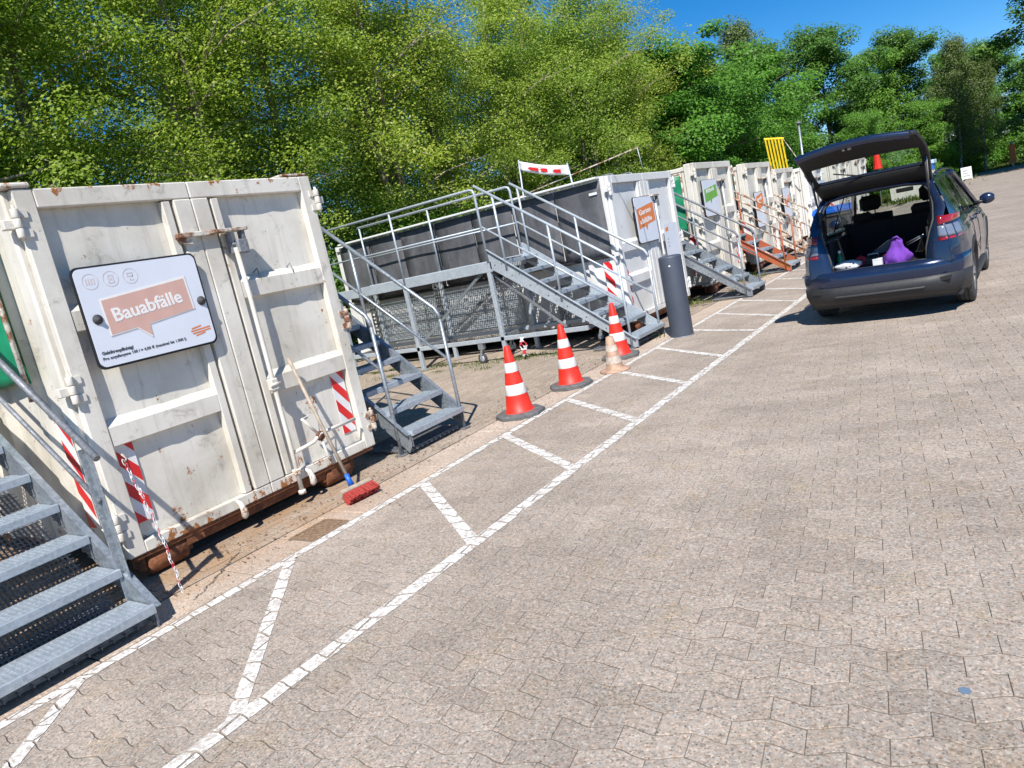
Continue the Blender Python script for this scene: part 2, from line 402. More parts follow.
for j in range(-8, 160):
    for i in range(-26, 36):
        u = i*L_+(L_/2 if j % 2 else 0); v = j*D_
        cx, cy = u*ru[0]+v*rv[0], u*ru[1]+v*rv[1]
        if not (X0-.2 < cx < X1+.2 and Y0-.2 < cy < Y1+.2): continue
        if cx > .6+.02*cy and cy > 3: 
            pass
        par = j % 2; poly = [W(cx, cy, p) for p in OUT[par]]
        # stones past the frame's right side keep a wide margin only
        inside = all(X0 < p[0] < X1 and Y0 < p[1] < Y1 for p in poly)
        if not inside:
            poly = clip(poly, rect)
            if not poly or abs(area(poly)) < 6e-4: continue
        vis = visible(cx, cy, 0, 25)
        rr = random.Random(i*977+j*131)
        z = rr.uniform(-.0008, .0008); tilt = (rr.uniform(-.006, .006), rr.uniform(-.006, .006))
        cands.append((0 if (vis and inside) else 1, cx*cx+cy*cy, cx, cy, par, poly, z, tilt, inside))
        tops.append((cx, cy, poly, z, tilt))
cands.sort(key=lambda c: (c[0], c[1]))
for n_, (f, d, cx, cy, par, poly, z, tilt, inside) in enumerate(cands):
    if n_ < 300:
        o = link_mesh('paving_stone', proto[par], pave); o.location = (cx, cy, z)
        o.rotation_euler = (tilt[1], -tilt[0], ROWA)
    else: stone_mb(poly, stuff, z, tilt)
stuff.build('paving_stones', M['stone'], pave, kind='stuff')

# ------------------------------------------------------------------ painted lines on the stones
def marking(quad, zoff=.0032):
    if area(quad) < 0: quad = quad[::-1]
    mb = MB(); xs = [p[0] for p in quad]; ys = [p[1] for p in quad]
    bx = (min(xs)-.2, max(xs)+.2, min(ys)-.2, max(ys)+.2)
    for cx, cy, poly, z, tilt in tops:
        if not (bx[0] < cx < bx[1] and bx[2] < cy < bx[3]): continue
        n = len(poly); k = .962
        q = [(cx+(p[0]-cx)*k, cy+(p[1]-cy)*k) for p in poly]
        if area(q) < 0: q = q[::-1]
        c = clip(q, quad)
        if c and abs(area(c)) > 2e-5:
            mb.add([(x, y, z+zoff+(x-cx)*tilt[0]+(y-cy)*tilt[1]) for x, y in c], [tuple(range(len(c)))])
    far = clip(list(quad), [(X0-1, Y1+.004), (X1, Y1+.004), (X1, 90), (X0-1, 90)])
    if far: mb.add([(x, y, .004) for x, y in far], [tuple(range(len(far)))])
    if mb.v: tag(mb.build('road_marking', M['paint']), kind='structure')
marking([(-2.895, -.4), (-2.795, -.4), (-2.82, 34), (-2.92, 34)])
marking([(-4.165, -.4), (-4.085, -.4), (-4.085, 34), (-4.165, 34)])
ri = [1.30, 2.70, 4.10, 5.32, 6.55, 7.78, 9.08, 10.28, 11.62, 12.9, 14.2, 15.5, 16.8, 18.1, 19.4]
ro = [.02, 1.46, 3.20, 4.49, 5.69, 6.97, 8.17, 9.65, 10.72, 11.95, 13.2, 14.5, 15.8, 17.1, 18.4]
for a, b in zip(ri, ro):
    d = Vector((1.2, b-a)).normalized(); n_ = Vector((-d.y, d.x))*.062
    marking([(-4.084-n_.x*0, a-n_.y/ max(d.x, .4)*.9), (-2.896, b-n_.y/max(d.x, .4)*.9), (-2.896, b+n_.y/max(d.x, .4)*.9), (-4.084, a+n_.y/max(d.x, .4)*.9)])

# ------------------------------------------------------------------ gutter, drain, brick yard beside the containers
gut = empty('gutter', (0, 0, 0)); gut['kind'] = 'structure'
gb = MB(); sheet(gb, -4.60, -4.19, -.6, 40, -.006); gb.build('gutter_bed', M['joint'], gut)
y = -.5; k = 0
def slab(x0, x1, y0, y1, z=0.):
    mb = MB(); mb.bbox(x0, x1, y0, y1, z-.06, z, .006); return mb
while y < 38:
    y2 = y+1.0
    segs = [(y, y2)]
    if y < 3.34 and y2 > 3.0: segs = [(y, 3.0)] if y2 < 3.34 else ([(y, 3.0), (3.36, y2)] if y < 3.0 else [(3.36, y2)])
    for a, b in segs:
        if b-a > .05: slab(-4.585, -4.205, a+.004, b-.004, random.uniform(-.002, .002)).build('gutter_slab', M['gutter'], gut)
    y = y2
slab(-4.585, -4.480, 3.003, 3.357).build('gutter_slab', M['gutter'], gut)
dr = empty('drain_grate', (-4.33, 3.18, 0), 0, 'rust brown slotted drain grate set in the concrete gutter by the broom', 'drain grate')
mb = MB()
for i in range(11): mb.box(-.115, .115, -.145+i*.028, -.133+i*.028, -.03, .002)
mb.build('grate', M['drain'], dr)
mb = MB(); mb.box(-.14, -.118, -.17, .17, -.03, .004); mb.box(.118, .14, -.17, .17, -.03, .004); mb.box(-.118, .118, -.17, -.15, -.03, .004); mb.box(-.118, .118, .165, .18, -.03, .004)
mb.build('frame', M['drain'], dr)
mb = MB(); mb.box(-.14, .14, -.17, .17, -.08, -.045); mb.build('sump', M['black_plastic'], dr)

yard = MB(); BX0, BX1, BY0, BY1 = -8.6, -4.60, -.4, 13.0
sheet(yard, BX0, BX1, BY0, BY1, -.0045)
yard = tag(yard.build('container_yard', M['joint']), kind='structure')
ym = MB(); sheet(ym, -13.2, BX0, -12, 45, -.002); sheet(ym, BX0, BX1, BY1, 45, -.002); sheet(ym, BX0, BX1, -12, BY0, -.002)
ym.build('yard_surface', M['brick_far'], yard)
mb = MB(); mb.add([(-.049+.003, -.0985+.003, 0)]*0, [])
bo = [(-.0468, -.0968), (.0468, -.0968), (.0468, .0968), (-.0468, .0968)]
mb = MB(); stone_mb(bo, mb, depth=.01, ins=.003); bproto = mb.mesh('yard_brick', M['brick'])
bl = []
i = 0; x = BX1-.05
while x > BX0:
    y = BY0+(.1 if i % 2 else .0)+.05
    while y < BY1-.1:
        v = visible(x, y, 0, 10); hid = (x < -5.25 and 2.1 < y < 4.6) or (x < -5.2 and 10.6 < y)
        bl.append((0 if (v and not hid) else 1, x*x+y*y, x, y)); y += .2
    x -= .1; i += 1
bl.sort(); ystuff = MB()
for n_, (f, d, x, y) in enumerate(bl):
    rr = random.Random(int(x*1000)*31+int(y*100)); z = rr.uniform(-.002, .001); tl = (rr.uniform(-.015, .015), rr.uniform(-.015, .015))
    if n_ < 300:
        o = link_mesh('yard_brick', bproto, yard); o.location = (x, y, z); o.rotation_euler = (tl[0], tl[1], rr.uniform(-.01, .01))
    else: stone_mb([(x+p[0], y+p[1]) for p in bo], ystuff, z, tl, .01, .003)
ystuff.build('yard_bricks', M['brick'], yard, kind='stuff')
# ------------------------------------------------------------------ roll-off containers (local: x back is negative, y along the lane, z up)
def hatched(y0, y1, z0, z1, x, face_x=True, flip=1, n=3, parent=None):
    # a reflective warning board with slanted red bands, as flat print on a thin plate
    def P(a, b, off): return (x+off, a, b) if face_x else (a, x-off, b)
    root_mb = MB(); 
    if face_x: root_mb.box(x-.002, x+.003, y0, y1, z0, z1)
    else: root_mb.box(y0, y1, x-.003, x+.002, z0, z1)
    pl = root_mb.build('warning_stripe', M['stripe_white'], parent)
    rb = MB(); w = y1-y0; h = (z1-z0)/n; q = [(y0, z0), (y1, z0), (y1, z1), (y0, z1)]
    for k in range(-2, n+2):
        b = z0+k*h; s = w*1.25*flip
        poly = [(y0, b), (y1, b+s), (y1, b+s+h*.50), (y0, b+h*.50)]
        c = clip(poly, q)
        if c: rb.add([P(a, b_, .0045) for a, b_ in c], [tuple(range(len(c)))])
    rb.build('red_band', M['red'], pl)
    return pl

def part_box(name, b, mat, parent): mb = MB(); mb.box(*b); return mb.build(name, mat, parent)
def make_container(loc, W, H, L=6.1, mat='white', tarpm='tarp_black', tarp=(1.3, .12), label='', ribs=(1.87, 1.03), rusty=True, stripes=True, detail=2, name='roll_off_container', tarp_len=None, tarp_off=.12, stripe_side=True):
    t = empty(name, loc, 0, label, 'container', 'roll-off waste containers in a row beside the lane')
    mt = M[mat]; zb = .20; cy = W/2; rw = random.Random(int(W*1000+loc[1]*77))
    # floor frame with rollers
    mb = MB(); mb.box(-L, -.02, .42, .56, zb-.09, zb+.02); mb.box(-L, -.02, W-.56, W-.42, zb-.09, zb+.02)
    for k in range(9): mb.box(-.1-k*(L-.2)/8-.05, -.1-k*(L-.2)/8+.05, .06, W-.06, zb-.04, zb+.022)
    mb.box(-L, -.04, .04, W-.04, zb+.023, zb+.06)
    mb.bbox(-.10, -.012, .03, W-.03, zb-.035, zb+.03, .008); mb.bbox(-.16, -.04, .50, W-.50, zb-.10, zb-.036, .008)
    mb.build('floor_frame', M['rust'], t)
    for yy in (.12, W-.62):
        mb = MB(); mb.lathe([(.0, 0), (.085, 0), (.1, .012), (.1, .30), (.085, .315), (.0, .315)], 20, (-.12, yy, .105), 'y'); r = mb.build('roller', M['rust'], t)
        part_box('roller_bracket', (-.20, -.05, yy-.03, yy-.006, .07, zb-.036), M['rust'], r); part_box('roller_bracket', (-.20, -.05, yy+.321, yy+.345, .07, zb-.036), M['rust'], r)
    # side and back walls with upright ribs
    for side in (0, 1):
        y0 = .02 if side == 0 else W-.06; sg = -1 if side == 0 else 1
        mb = MB(); mb.box(-L, -.10, y0, y0+.04, zb+.061, H-.05); wall = mb.build('side_wall', mt, t)
        yo = y0 if side == 0 else y0+.04
        nr = 9
        for k in range(nr):
            xk = -.55-k*(L-.9)/(nr-1); mb = MB()
            mb.prism([(xk-.06, yo), (xk-.035, yo+sg*.055), (xk+.035, yo+sg*.055), (xk+.06, yo)], 'z', zb+.065, H-.12); mb.build('wall_rib', mt, wall)
        mb = MB(); mb.bbox(-L, -.102, y0-.045, y0+.085, H-.13, H-.045, .012); mb.build('top_rail', mt, t)
        # front corner post
        mb = MB(); mb.bbox(-.20, -.065, y0-.06 if side == 0 else y0, y0+.04 if side == 0 else y0+.10, zb-.01, H+.0, .015); mb.build('corner_post', mt, t)
        mb = MB(); mb.bbox(-.27, -.202, y0-.025, y0+.065, zb+.062, H-.04, .01); mb.build('post_flange', mt, t)
    mb = MB(); mb.box(-L-.04, -L, .02, W-.02, zb+.02, H-.02)
    for k in range(4): mb.box(-L-.09, -L-.041, .3+k*(W-.7)/3, .4+k*(W-.7)/3, zb+.05, H-.1)
    mb.build('back_wall', mt, t)
    # doors: frame bars, recessed sheet, two horizontal ribs each
    st = .125; ctr = .15
    zt = H-.005; z0 = zb
    for side in (0, 1):
        a, b = (.0, cy-.002) if side == 0 else (cy+.002, W)
        outer = (a, a+st) if side == 0 else (b-st, b)
        innr = (cy-ctr-.085, cy-ctr-.02) if side == 0 else (cy+ctr+.02, cy+ctr+.085)
        cov = (cy-ctr+.005, cy-.002) if side == 0 else (cy+.002, cy+ctr-.005)
        pa, pb = (outer[1], innr[0]) if side == 0 else (innr[1], outer[0])
        mb = MB()
        mb.bbox(-.065, 0, outer[0], outer[1], z0, zt, .008)                      # hinge stile
        mb.bbox(-.065, -.004, innr[0], innr[1], z0+.09, zt-.135, .006)            # inner stile
        lo, hi = (outer[1]-.001, cov[1]) if side == 0 else (cov[0], outer[0]+.001)
        mb.bbox(-.063, .001, lo, hi, zt-.125, zt-.002, .008)                       # top bar
        mb.bbox(-.063, .001, lo, hi, z0+.002, z0+.085, .006)                       # bottom bar
        mb.bbox(-.06, .004, cov[0], cov[1], z0+.088, zt-.128, .008)                 # meeting stile
        d = mb.build('door', mt, t)
        mb = MB(); n1, n2 = 14, 8; rows = []
        for i in range(n1+1):
            z = z0+.03+(H-z0-.1)*i/n1; rows.append([(-.066+rw.uniform(-.007, .007)*(0 if j in (0, n2) else 1), min(pa, pb)-.05+(abs(pb-pa)+.10)*j/n2, z) for j in range(n2+1)])
        mb.grid(rows); mb.box(-.090, -.078, (a if side == 0 else cy)+.012, (cy if side == 0 else b)-.012, z0+.01, zt-.01); mb.build('door_panel', mt, d)
        for zr in ribs:
            mb = MB(); mb.prism([(-.068, zr-.10), (-.006, zr-.085), (-.004, zr+.045), (-.068, zr+.10)], 'y', pa+.003, pb-.003); mb.build('door_rib', mt, d)
        for zh in (H-.22, H*.52, .44):
            ho = outer[0] if side == 0 else outer[1]; s_ = -1 if side == 0 else 1
            mb = MB()
            for q in range(3): mb.lathe([(0, q*.062), (.021, q*.062), (.024, q*.062+.006), (.024, q*.062+.052), (.021, q*.062+.058), (0, q*.062+.058)], 12, (.014, ho+s_*.022, zh-.09))
            mb.tube([(.014, ho+s_*.022, zh-.11), (.014, ho+s_*.022, zh+.115)], .011, 8)
            mb.box(-.03, .012, min(ho-s_*.05, ho+s_*.012), max(ho-s_*.05, ho+s_*.012), zh-.085, zh-.035); mb.box(-.03, .012, min(ho-s_*.05, ho+s_*.012), max(ho-s_*.05, ho+s_*.012), zh+.035, zh+.085)
            mb.bbox(-.05, .004, min(ho, ho+s_*.10), max(ho, ho+s_*.10), zh-.03, zh+.03, .005)
            mb.build('hinge', M['rusty_edge'] if (rusty and rw.random() < .3) else mt, d)
    # lock: cross arm, shackle, push rod and ratchet
    zl = H-.42
    lk = MB(); lk.bbox(.006, .05, cy-.22, cy+.10, zl, zl+.035, .005); lk.bbox(.006, .10, cy+.05, cy+.36, zl+.004, zl+.03, .004)
    lk.prism([(cy-.22, zl), (cy-.06, zl), (cy-.1, zl-.05), (cy-.17, zl-.045)], 'x', .008, .03)
    lock = lk.build('lock_arm', M['rusty_edge'], t)
    mb = MB(); mb.box(.01, .05, cy+.20, cy+.225, zl-.16, zl); mb.box(.03, .085, cy+.30, cy+.33, zl-.17, zl); mb.bbox(.035, .09, cy+.24, cy+.34, zl-.17, zl-.06, .01)
    mb.tube([(.05, cy+.21, zl-.09), (.05, cy+.33, zl-.09)], .014, 8); mb.build('lock_bracket', M['galv_dark'], lock)
    mb = MB(); yr = cy+.235
    mb.tube([(.055, yr, zl-.12), (.06, yr+.005, zl-.5), (.058, yr, z0+.35), (.05, yr, .12)], .019, 10); mb.build('push_rod', mt, lock)
    mb = MB(); mb.lathe([(0, 0), (.032, 0), (.032, .03), (.024, .035), (0, .035)], 12, (.05, yr, .10)); mb.build('rod_foot', mt, lock); mb = MB(); mb.bbox(.02, .085, yr-.035, yr+.035, 1.0, 1.1, .01); mb.tube([(.086, yr-.05, 1.05), (.086, yr+.05, 1.05)], .012, 8); mb.build('rod_guide', M['galv_dark'] if detail < 2 else mt, lock); mb = MB(); mb.bbox(.02, .08, yr-.03, yr+.03, .27, .32, .008); mb.build('rod_guide', mt, lock)
    if detail == 2:
        # turn-handle with arms on the right leaf, and the tie hooks under the doors
        hy, hz = cy+.56, .50
        mb = MB(); mb.tube([(.045, yr+.01, .45), (.05, hy-.08, .47), (.055, hy, .52), (.05, W-.22, .52)], .016, 8)
        mb.tube([(.05, hy, .50), (.075, hy-.16, .70)], .013, 8); mb.tube([(.05, hy, .50), (.06, hy+.02, .30), (.05, hy+.06, .22)], .011, 8)
        mb.tube([(.075, hy-.16, .70), (.07, hy+.02, .72), (.055, hy, .53)], .004, 5)
        mb.build('turn_handle', mt, t)
        mb = MB(); mb.lathe([(0, 0), (.04, 0), (.045, .012), (.04, .03), (0, .03)], 14, (.038, hy, hz), 'x'); mb.build('handle_hub', M['rust'], t)
        for yy in (cy-.33, cy+.36):
            mb = MB(); mb.tube([(.0, yy, .27), (.045, yy, .25), (.062, yy+.004, .20), (.05, yy+.01, .15), (.03, yy+.012, .13)], .024, 10, rads=[.012, .02, .026, .028, .018]); mb.build('tie_hook', mt, t)
        for yy, zz in ((cy+.42, zl-.36), (cy+.76, zl-.36)):
            mb = MB(); mb.tube([(-.06, yy, zz+.03), (-.02, yy+.01, zz+.06), (-.005, yy+.012, zz), (-.01, yy+.02, zz-.07)], .005, 5); mb.build('rope_loop', M['galv_dark'], t)
        # lip along the left top corner
        mb = MB(); mb.bbox(-.16, .012, -.06, .12, H+.001, H+.035, .012); mb.build('lifting_lug', mt, t); mb = MB(); mb.bbox(-.2, .0, W-.30, W-.02, H+.0, H+.022, .008); mb.build('lifting_lug', M['rusty_edge'], t)
    if stripes:
        hatched(outer[0]-.165, outer[0]-.015, .40, 1.06, -.058, True, -1, 3, t)
        hatched(.135, .27, .40, 1.06, -.058, True, -1, 3, t)
        if stripe_side: hatched(-.31, -.16, .45, 1.22, -.048, False, -1, 3, t)
    # flap of sheeting that hangs down the side towards the stairs
    if tarpm:
        tl_ = tarp_len or L-.25; npan = max(1, int(tl_/.78)); mb = None; x = -tarp_off
        if tarpm == 'tarp_black':
            for k in range(npan):
                w_ = tl_/npan; xa, xb = x-k*w_, x-(k+1)*w_+.02; mb = MB(); rows = []
                off = .057 if k % 2 else .063
                for i in range(9):
                    z = H-.06-(H-.06-tarp[0])*i/8
                    rows.append([(xa+(xb-xa)*j/5, -off-.006*math.sin(k*2.1+i*.8+j*.9)-(.010 if i > 6 else 0), z+(rw.uniform(-.012, .012) if i == 8 else 0)) for j in range(6)])
                mb.grid(rows)
                o = mb.build('sheet_panel', M[tarpm], t); md = o.modifiers.new('thickness', 'SOLIDIFY'); md.thickness = .006
            mb = MB(); mb.bbox(-tl_, -tarp_off+.02, -.085, .01, tarp[0]-.055, tarp[0]-.012, .01); mb.build('sheet_batten', M['black_plastic'], t)
            mb = MB(); mb.bbox(-tl_, -tarp_off, -.175, -.0, H-.028, H+.008, .008); mb.build('sheet_rail', mt, t)
            for k in range(7):
                mb = MB(); mb.box(-.9-k*.8, -.82-k*.8, -.10, -.083, tarp[0]+.16, tarp[0]+.21); mb.build('sheet_clip', M['black_plastic'], t)
            for k in range(3):
                mb = MB(); mb.box(-.32, -.18, -.088, -.084, H-.25, H-.21) if k == 0 else None
                if mb.v: mb.build('label_plate', M['stripe_white'], t)
        else:
            mb = MB(); rows = []
            for i in range(15):
                z = H-.20-(H-.20-tarp[0])*i/14
                rows.append([(-tarp_off-tl_*j/20, -.085-.018*math.sin(j*.9+i*.25)-.01*math.sin(i*1.3), z+(.02*math.sin(j*1.7) if i == 14 else 0)) for j in range(21)])
            mb.grid(rows); o = mb.build('tarpaulin', M[tarpm], t); md = o.modifiers.new('thickness', 'SOLIDIFY'); md.thickness = .005
            mb = MB(); mb.tube([(-tarp_off, -.10, H-.14), (-tarp_off-.01, -.10, tarp[0]-.12)], .017, 8); mb.tube([(-tarp_off, -.08, H-.16), (-tl_, -.08, H-.16)], .02, 8); mb.build('tarpaulin_frame', M['rusty_edge'], t)
    return t

C1 = make_container((-5.04, 2.16, 0), 2.40, 2.71, 5.9, 'white_near', 'tarp_green', (1.5, .12), 'large dirty white steel waste container nearest the camera, a broom leaning on its doors', (1.86, 1.06), tarp_off=.42, tarp_len=4.8)
C2 = make_container((-5.04, 10.45, 0), 2.62, 2.52, 6.25, 'white_clean', 'tarp_black', (1.33, .12), 'clean white waste container behind the bollard, grey black rubber sheets along its side', (1.40, .86), rusty=False, detail=1)
C3 = make_container((-5.04, 14.3, 0), 2.35, 2.64, 5.9, 'cream', 'tarp_green', (1.35, .12), 'cream waste container with a green sign and a green tarpaulin on its side', (1.62, .95), detail=1, tarp_off=.25)
C4 = make_container((-5.04, 17.75, 0), 2.2, 2.56, 5.9, 'cream', 'tarp_dkgreen', (1.1, .12), 'stained cream waste container with dark green netting on its side, behind the red steel stairs', (1.62, .95), detail=1, tarp_off=.25)
C5 = make_container((-5.2, 21.0, 0), 2.1, 2.38, 5.9, 'cream', None, (1.2, .12), 'smaller cream waste container behind the white painted stairs, below the yellow slats', (1.55, .95), detail=1)
C6 = make_container((-5.04, 24.1, 0), 2.3, 2.36, 5.9, 'white_clean', None, (1.2, .12), 'plain clean white container with a blue sign, beside the open tailgate of the car', (1.3,), rusty=False, detail=0, stripes=False)
C7 = make_container((-5.04, 28.6, 0), 2.35, 2.5, 6.1, 'cream', None, (1.2, .12), 'cream container seen through the left part of the raised car window', (1.6, 1.0), detail=0)
C8 = make_container((-5.04, 33.2, 0), 2.35, 2.5, 6.1, 'white', None, (1.2, .12), 'farthest off white container, seen through the middle of the raised car window', (1.6, 1.0), detail=0)

# ------------------------------------------------------------------ signs on the doors (built in the y-z plane, facing +x)
def text_mesh(name, s, size, mat, y, z, x, parent, rot=0.0, bold=0.0, extr=.0006, width=None, align='LEFT'):
    cu = bpy.data.curves.new(name, 'FONT'); cu.body = s; cu.size = size; cu.extrude = extr; cu.offset = bold; cu.align_x = align; cu.resolution_u = 3
    ob = bpy.data.objects.new(name, cu); col.objects.link(ob)
    bpy.context.view_layer.update(); dg = bpy.context.evaluated_depsgraph_get()
    me = bpy.data.meshes.new_from_object(ob.evaluated_get(dg)); bpy.data.objects.remove(ob)
    xs = [v.co.x for v in me.vertices]; w = (max(xs)-min(xs)) or 1; k = width/w if width else 1
    c, s_ = math.cos(rot), math.sin(rot)
    for v in me.vertices:
        a, b, e = v.co.x*k, v.co.y, v.co.z
        v.co = (x+e, y+a*c-b*s_, z+a*s_+b*c)
    me.materials.clear(); me.materials.append(mat); me.name = name
    return link_mesh(name, me, parent)
def rrect(w, h, r, n=6):
    pts = []
    for cx, cy_, a0 in ((w-r, r, -90), (w-r, h-r, 0), (r, h-r, 90), (r, r, 180)):
        for k in range(n+1): a = R(a0+90*k/n); pts.append((cx+r*math.cos(a), cy_+r*math.sin(a)))
    return pts
def plate(name, pts, x0, x1, mat, parent): mb = MB(); mb.prism(pts, 'x', x0, x1); return mb.build(name, mat, parent)
# first sign: Bauabfaelle; origin at its lower left corner
sg = empty('container_sign', (-4.985, 2.335, 1.505), 0, 'white sign reading Bauabfälle in a pink speech bubble, bolted to the nearest container', 'sign', 'signs on the container doors')
SW, SH = .885, .665
plate('backing', [(a*1.022-.014, b*1.032-.016) for a, b in rrect(SW, SH, .05)], -.012, 0, M['sign_back'], sg)
plate('face', rrect(SW-.010, SH-.008, .045), .0005, .006, M['sign_face'], sg)
def OFF(p): return (p[0]-2.335, p[1]-1.505)
bub = [(2.460, 1.940), (3.080, 2.000), (3.092, 1.772), (2.742, 1.732), (2.738, 1.645), (2.652, 1.722), (2.466, 1.706)]
bub = [OFF(p) for p in bub]; bub = [(a, b) for a, b in bub][::-1]
cbx = sum(p[0] for p in bub)/len(bub); cby = sum(p[1] for p in bub)/len(bub)
grow = lambda k, dx=0, dy=0: [(cbx+(a-cbx)*(1+k/ .31)+dx, cby+(b-cby)*(1+k/.13)+dy) for a, b in bub]
plate('bubble_shadow', grow(.012, .006, -.010), .0062, .0066, M['print_grey'], sg)
plate('bubble_border', grow(.012), .0068, .0074, M['sign_text'], sg)
plate('speech_bubble', bub, .0076, .0082, M['pink'], sg)
text_mesh('lettering', 'Bauabfälle', .128, M['sign_text'], .172, .282, .0092, sg, R(5.4), .0028, width=.52)
for k in range(3):
    cy_, cz_ = .095+.137*k, .568
    mb = MB(); n = 24
    mb.add([(.0072, cy_+r_*math.cos(2*math.pi*i/n), cz_+r_*math.sin(2*math.pi*i/n)) for r_ in (.053, .0495) for i in range(n)], [(i, (i+1) % n, n+(i+1) % n, n+i) for i in range(n)])
    if k == 0:
        for q in range(4): mb.box(.0068, .0072, cy_-.032+q*.017, cy_-.023+q*.017, cz_-.02, cz_+.02)
    elif k == 1:
        for a, b, c_, d_ in ((-.02, .02, .02, .026), (-.02, -.014, -.026, .02), (.014, .02, -.026, .02), (-.02, .02, -.03, -.024), (-.008, .008, -.008, .008)): mb.box(.0068, .0072, cy_+a, cy_+b, cz_+c_, cz_+d_)
    else:
        for a, b, c_, d_ in ((-.022, .018, .018, .024), (-.022, -.016, 0, .02), (.012, .018, -.01, .02), (-.022, .018, -.004, .002), (-.01, .018, -.03, -.024), (-.010, -.004, -.026, -.012)): mb.box(.0068, .0072, cy_+a, cy_+b, cz_+c_, cz_+d_)
    mb.build('icon', M['faint_red'], sg)
text_mesh('small_print', 'Gebührenpflichtig!', .030, M['print_black'], .028, .083, .0075, sg, R(0), .0008, width=.215)
text_mesh('small_print', 'Pro angefangene 100 l = 4,00 € (maximal bis 1.000 l)', .027, M['print_black'], .024, .046, .0075, sg, R(1.0), .0005, width=.61)
mb = MB()
for k, (a, b, w_) in enumerate(((.70, .118, .08), (.69, .100, .16), (.70, .082, .15), (.72, .064, .08))): mb.add([(.0075, a, b), (.0075, a+w_, b+.012), (.0075, a+w_, b+.022), (.0075, a, b+.010)], [(0, 1, 2, 3)])
mb.build('logo', M['orange'], sg)
for a, b in ((.068, .318), (.838, .312)):
    mb = MB(); mb.lathe([(0, .0), (.034, .0), (.034, .004), (.020, .012), (.012, .026), (0, .028)], 16, (.0075, a, b), 'x'); mb.build('bolt', M['rubber'], sg)

def small_sign(loc, w, h, bcol, label, lines, by=(.42, .78), group='signs on the container doors'):
    s_ = empty('container_sign', loc, 0, label, 'sign', group)
    plate('backing', [(a*1.03-.014, b*1.03-.014) for a, b in rrect(w, h, .05)], -.02, 0, M['sign_back'], s_)
    plate('face', rrect(w, h, .05), .001, .008, M['sign_face'], s_)
    if bcol:
        b0, b1 = by[0]*h, by[1]*h; p = [(.06*w, b0-.04*h), (.38*w, b0+.02*h), (.46*w, b0-.09*h), (.52*w, b0+.04*h), (.95*w, b0+.10*h), (.94*w, b1+.06*h), (.07*w, b1-.06*h)]
        plate('speech_bubble', p, .009, .010, M[bcol], s_)
        for k, tx in enumerate(lines): text_mesh('lettering', tx, .115, M['sign_text'], .16*w, b0+(b1-b0)*(.55-.42*k), .0112, s_, R(6), .003, width=.62*w)
    return s_
small_sign((-4.99, 11.12, 1.38), .80, .74, 'orange', 'white sign with an orange speech bubble on the clean container behind the bollard', ['Garten', 'abfälle'], (.34, .80))
small_sign((-4.99, 14.47, 1.55), .88, .72, 'green_print', 'white sign with a green speech bubble on the door of the cream container', ['Altholz'], (.42, .80))
s_ = small_sign((-4.99, 18.0, 1.02), .70, .82, 'orange', 'small sign with an orange top half on the stained cream container', ['Sperrmüll'], (.50, .93))
small_sign((-5.13, 21.25, 1.02), .70, .80, 'orange', 'pale sign with a small orange bubble on the smaller cream container', ['Schrott'], (.44, .70))
bs = empty('container_sign', (-4.95, 24.95, 1.22), 0, 'pale board with a blue speech bubble, left of the raised car tailgate', 'sign', 'signs on the container doors')
plate('face', rrect(1.15, .62, .03), 0, .01, M['sign_face'], bs); plate('speech_bubble', [(.08, .22), (.3, .24), (.33, .12), (.42, .26), (.52, .3), (.5, .56), (.1, .5)], .011, .013, M['blue_print'], bs); plate('bubble_mark', [(.2, .32), (.38, .34), (.37, .42), (.2, .4)], .0135, .0145, M['sign_text'], bs)
nt = empty('notice_sheet', (-4.99, 12.18, .98), 0, 'narrow white paper notice with small orange mark on the right door of the clean container', 'notice')
plate('sheet', rrect(.62, .62, .02), 0, .004, M['sign_face'], nt); plate('mark', [(.07, .48), (.2, .5), (.2, .57), (.07, .55)], .0045, .0052, M['orange'], nt)
for k in range(3): plate('print_line', [(.1, .34-.06*k), (.16, .34-.06*k), (.16, .36-.06*k), (.1, .36-.06*k)], .0045, .0052, M['print_grey'], nt)
# ------------------------------------------------------------------ mobile steel stairs with a landing (local origin: lowest nosing, near side)
def make_tread(W, go, mat, detail, parent, base=None):
    mb = MB()
    mb.bbox(-go-.012, 0, .012, W-.012, -.032, 0, .004)
    if detail >= 1:
        n = int((W-.05)/(.030 if detail > 1 else .05))
        for i in range(n): y = .03+i*(W-.06)/n; mb.box(-go+.012, -.034, y, y+.009, .0, .0075)
        mb.bbox(-.030, .004, .010, W-.010, -.045, .009, .004)
    t = mb.build('tread', mat, parent)
    for yy in (.012, W-.018):
        mb = MB(); mb.prism([(-.02, -.046), (-.02, -.15), (-.03, -.15), (-go+.02, -.05)], 'y', yy, yy+.006) if detail < 2 else None
        if detail >= 2:
            for k in range(7): x = -.022-k*.026; mb.box(x-.003, x+.003, yy, yy+.006, -.15+k*.014, -.046)
            for k in range(3): mb.box(-.19+k*.05, -.02, yy+.001, yy+.005, -.075-k*.034, -.068-k*.034)
        mb.build('tread_bracket', M['galv_dark'], t)
    return t
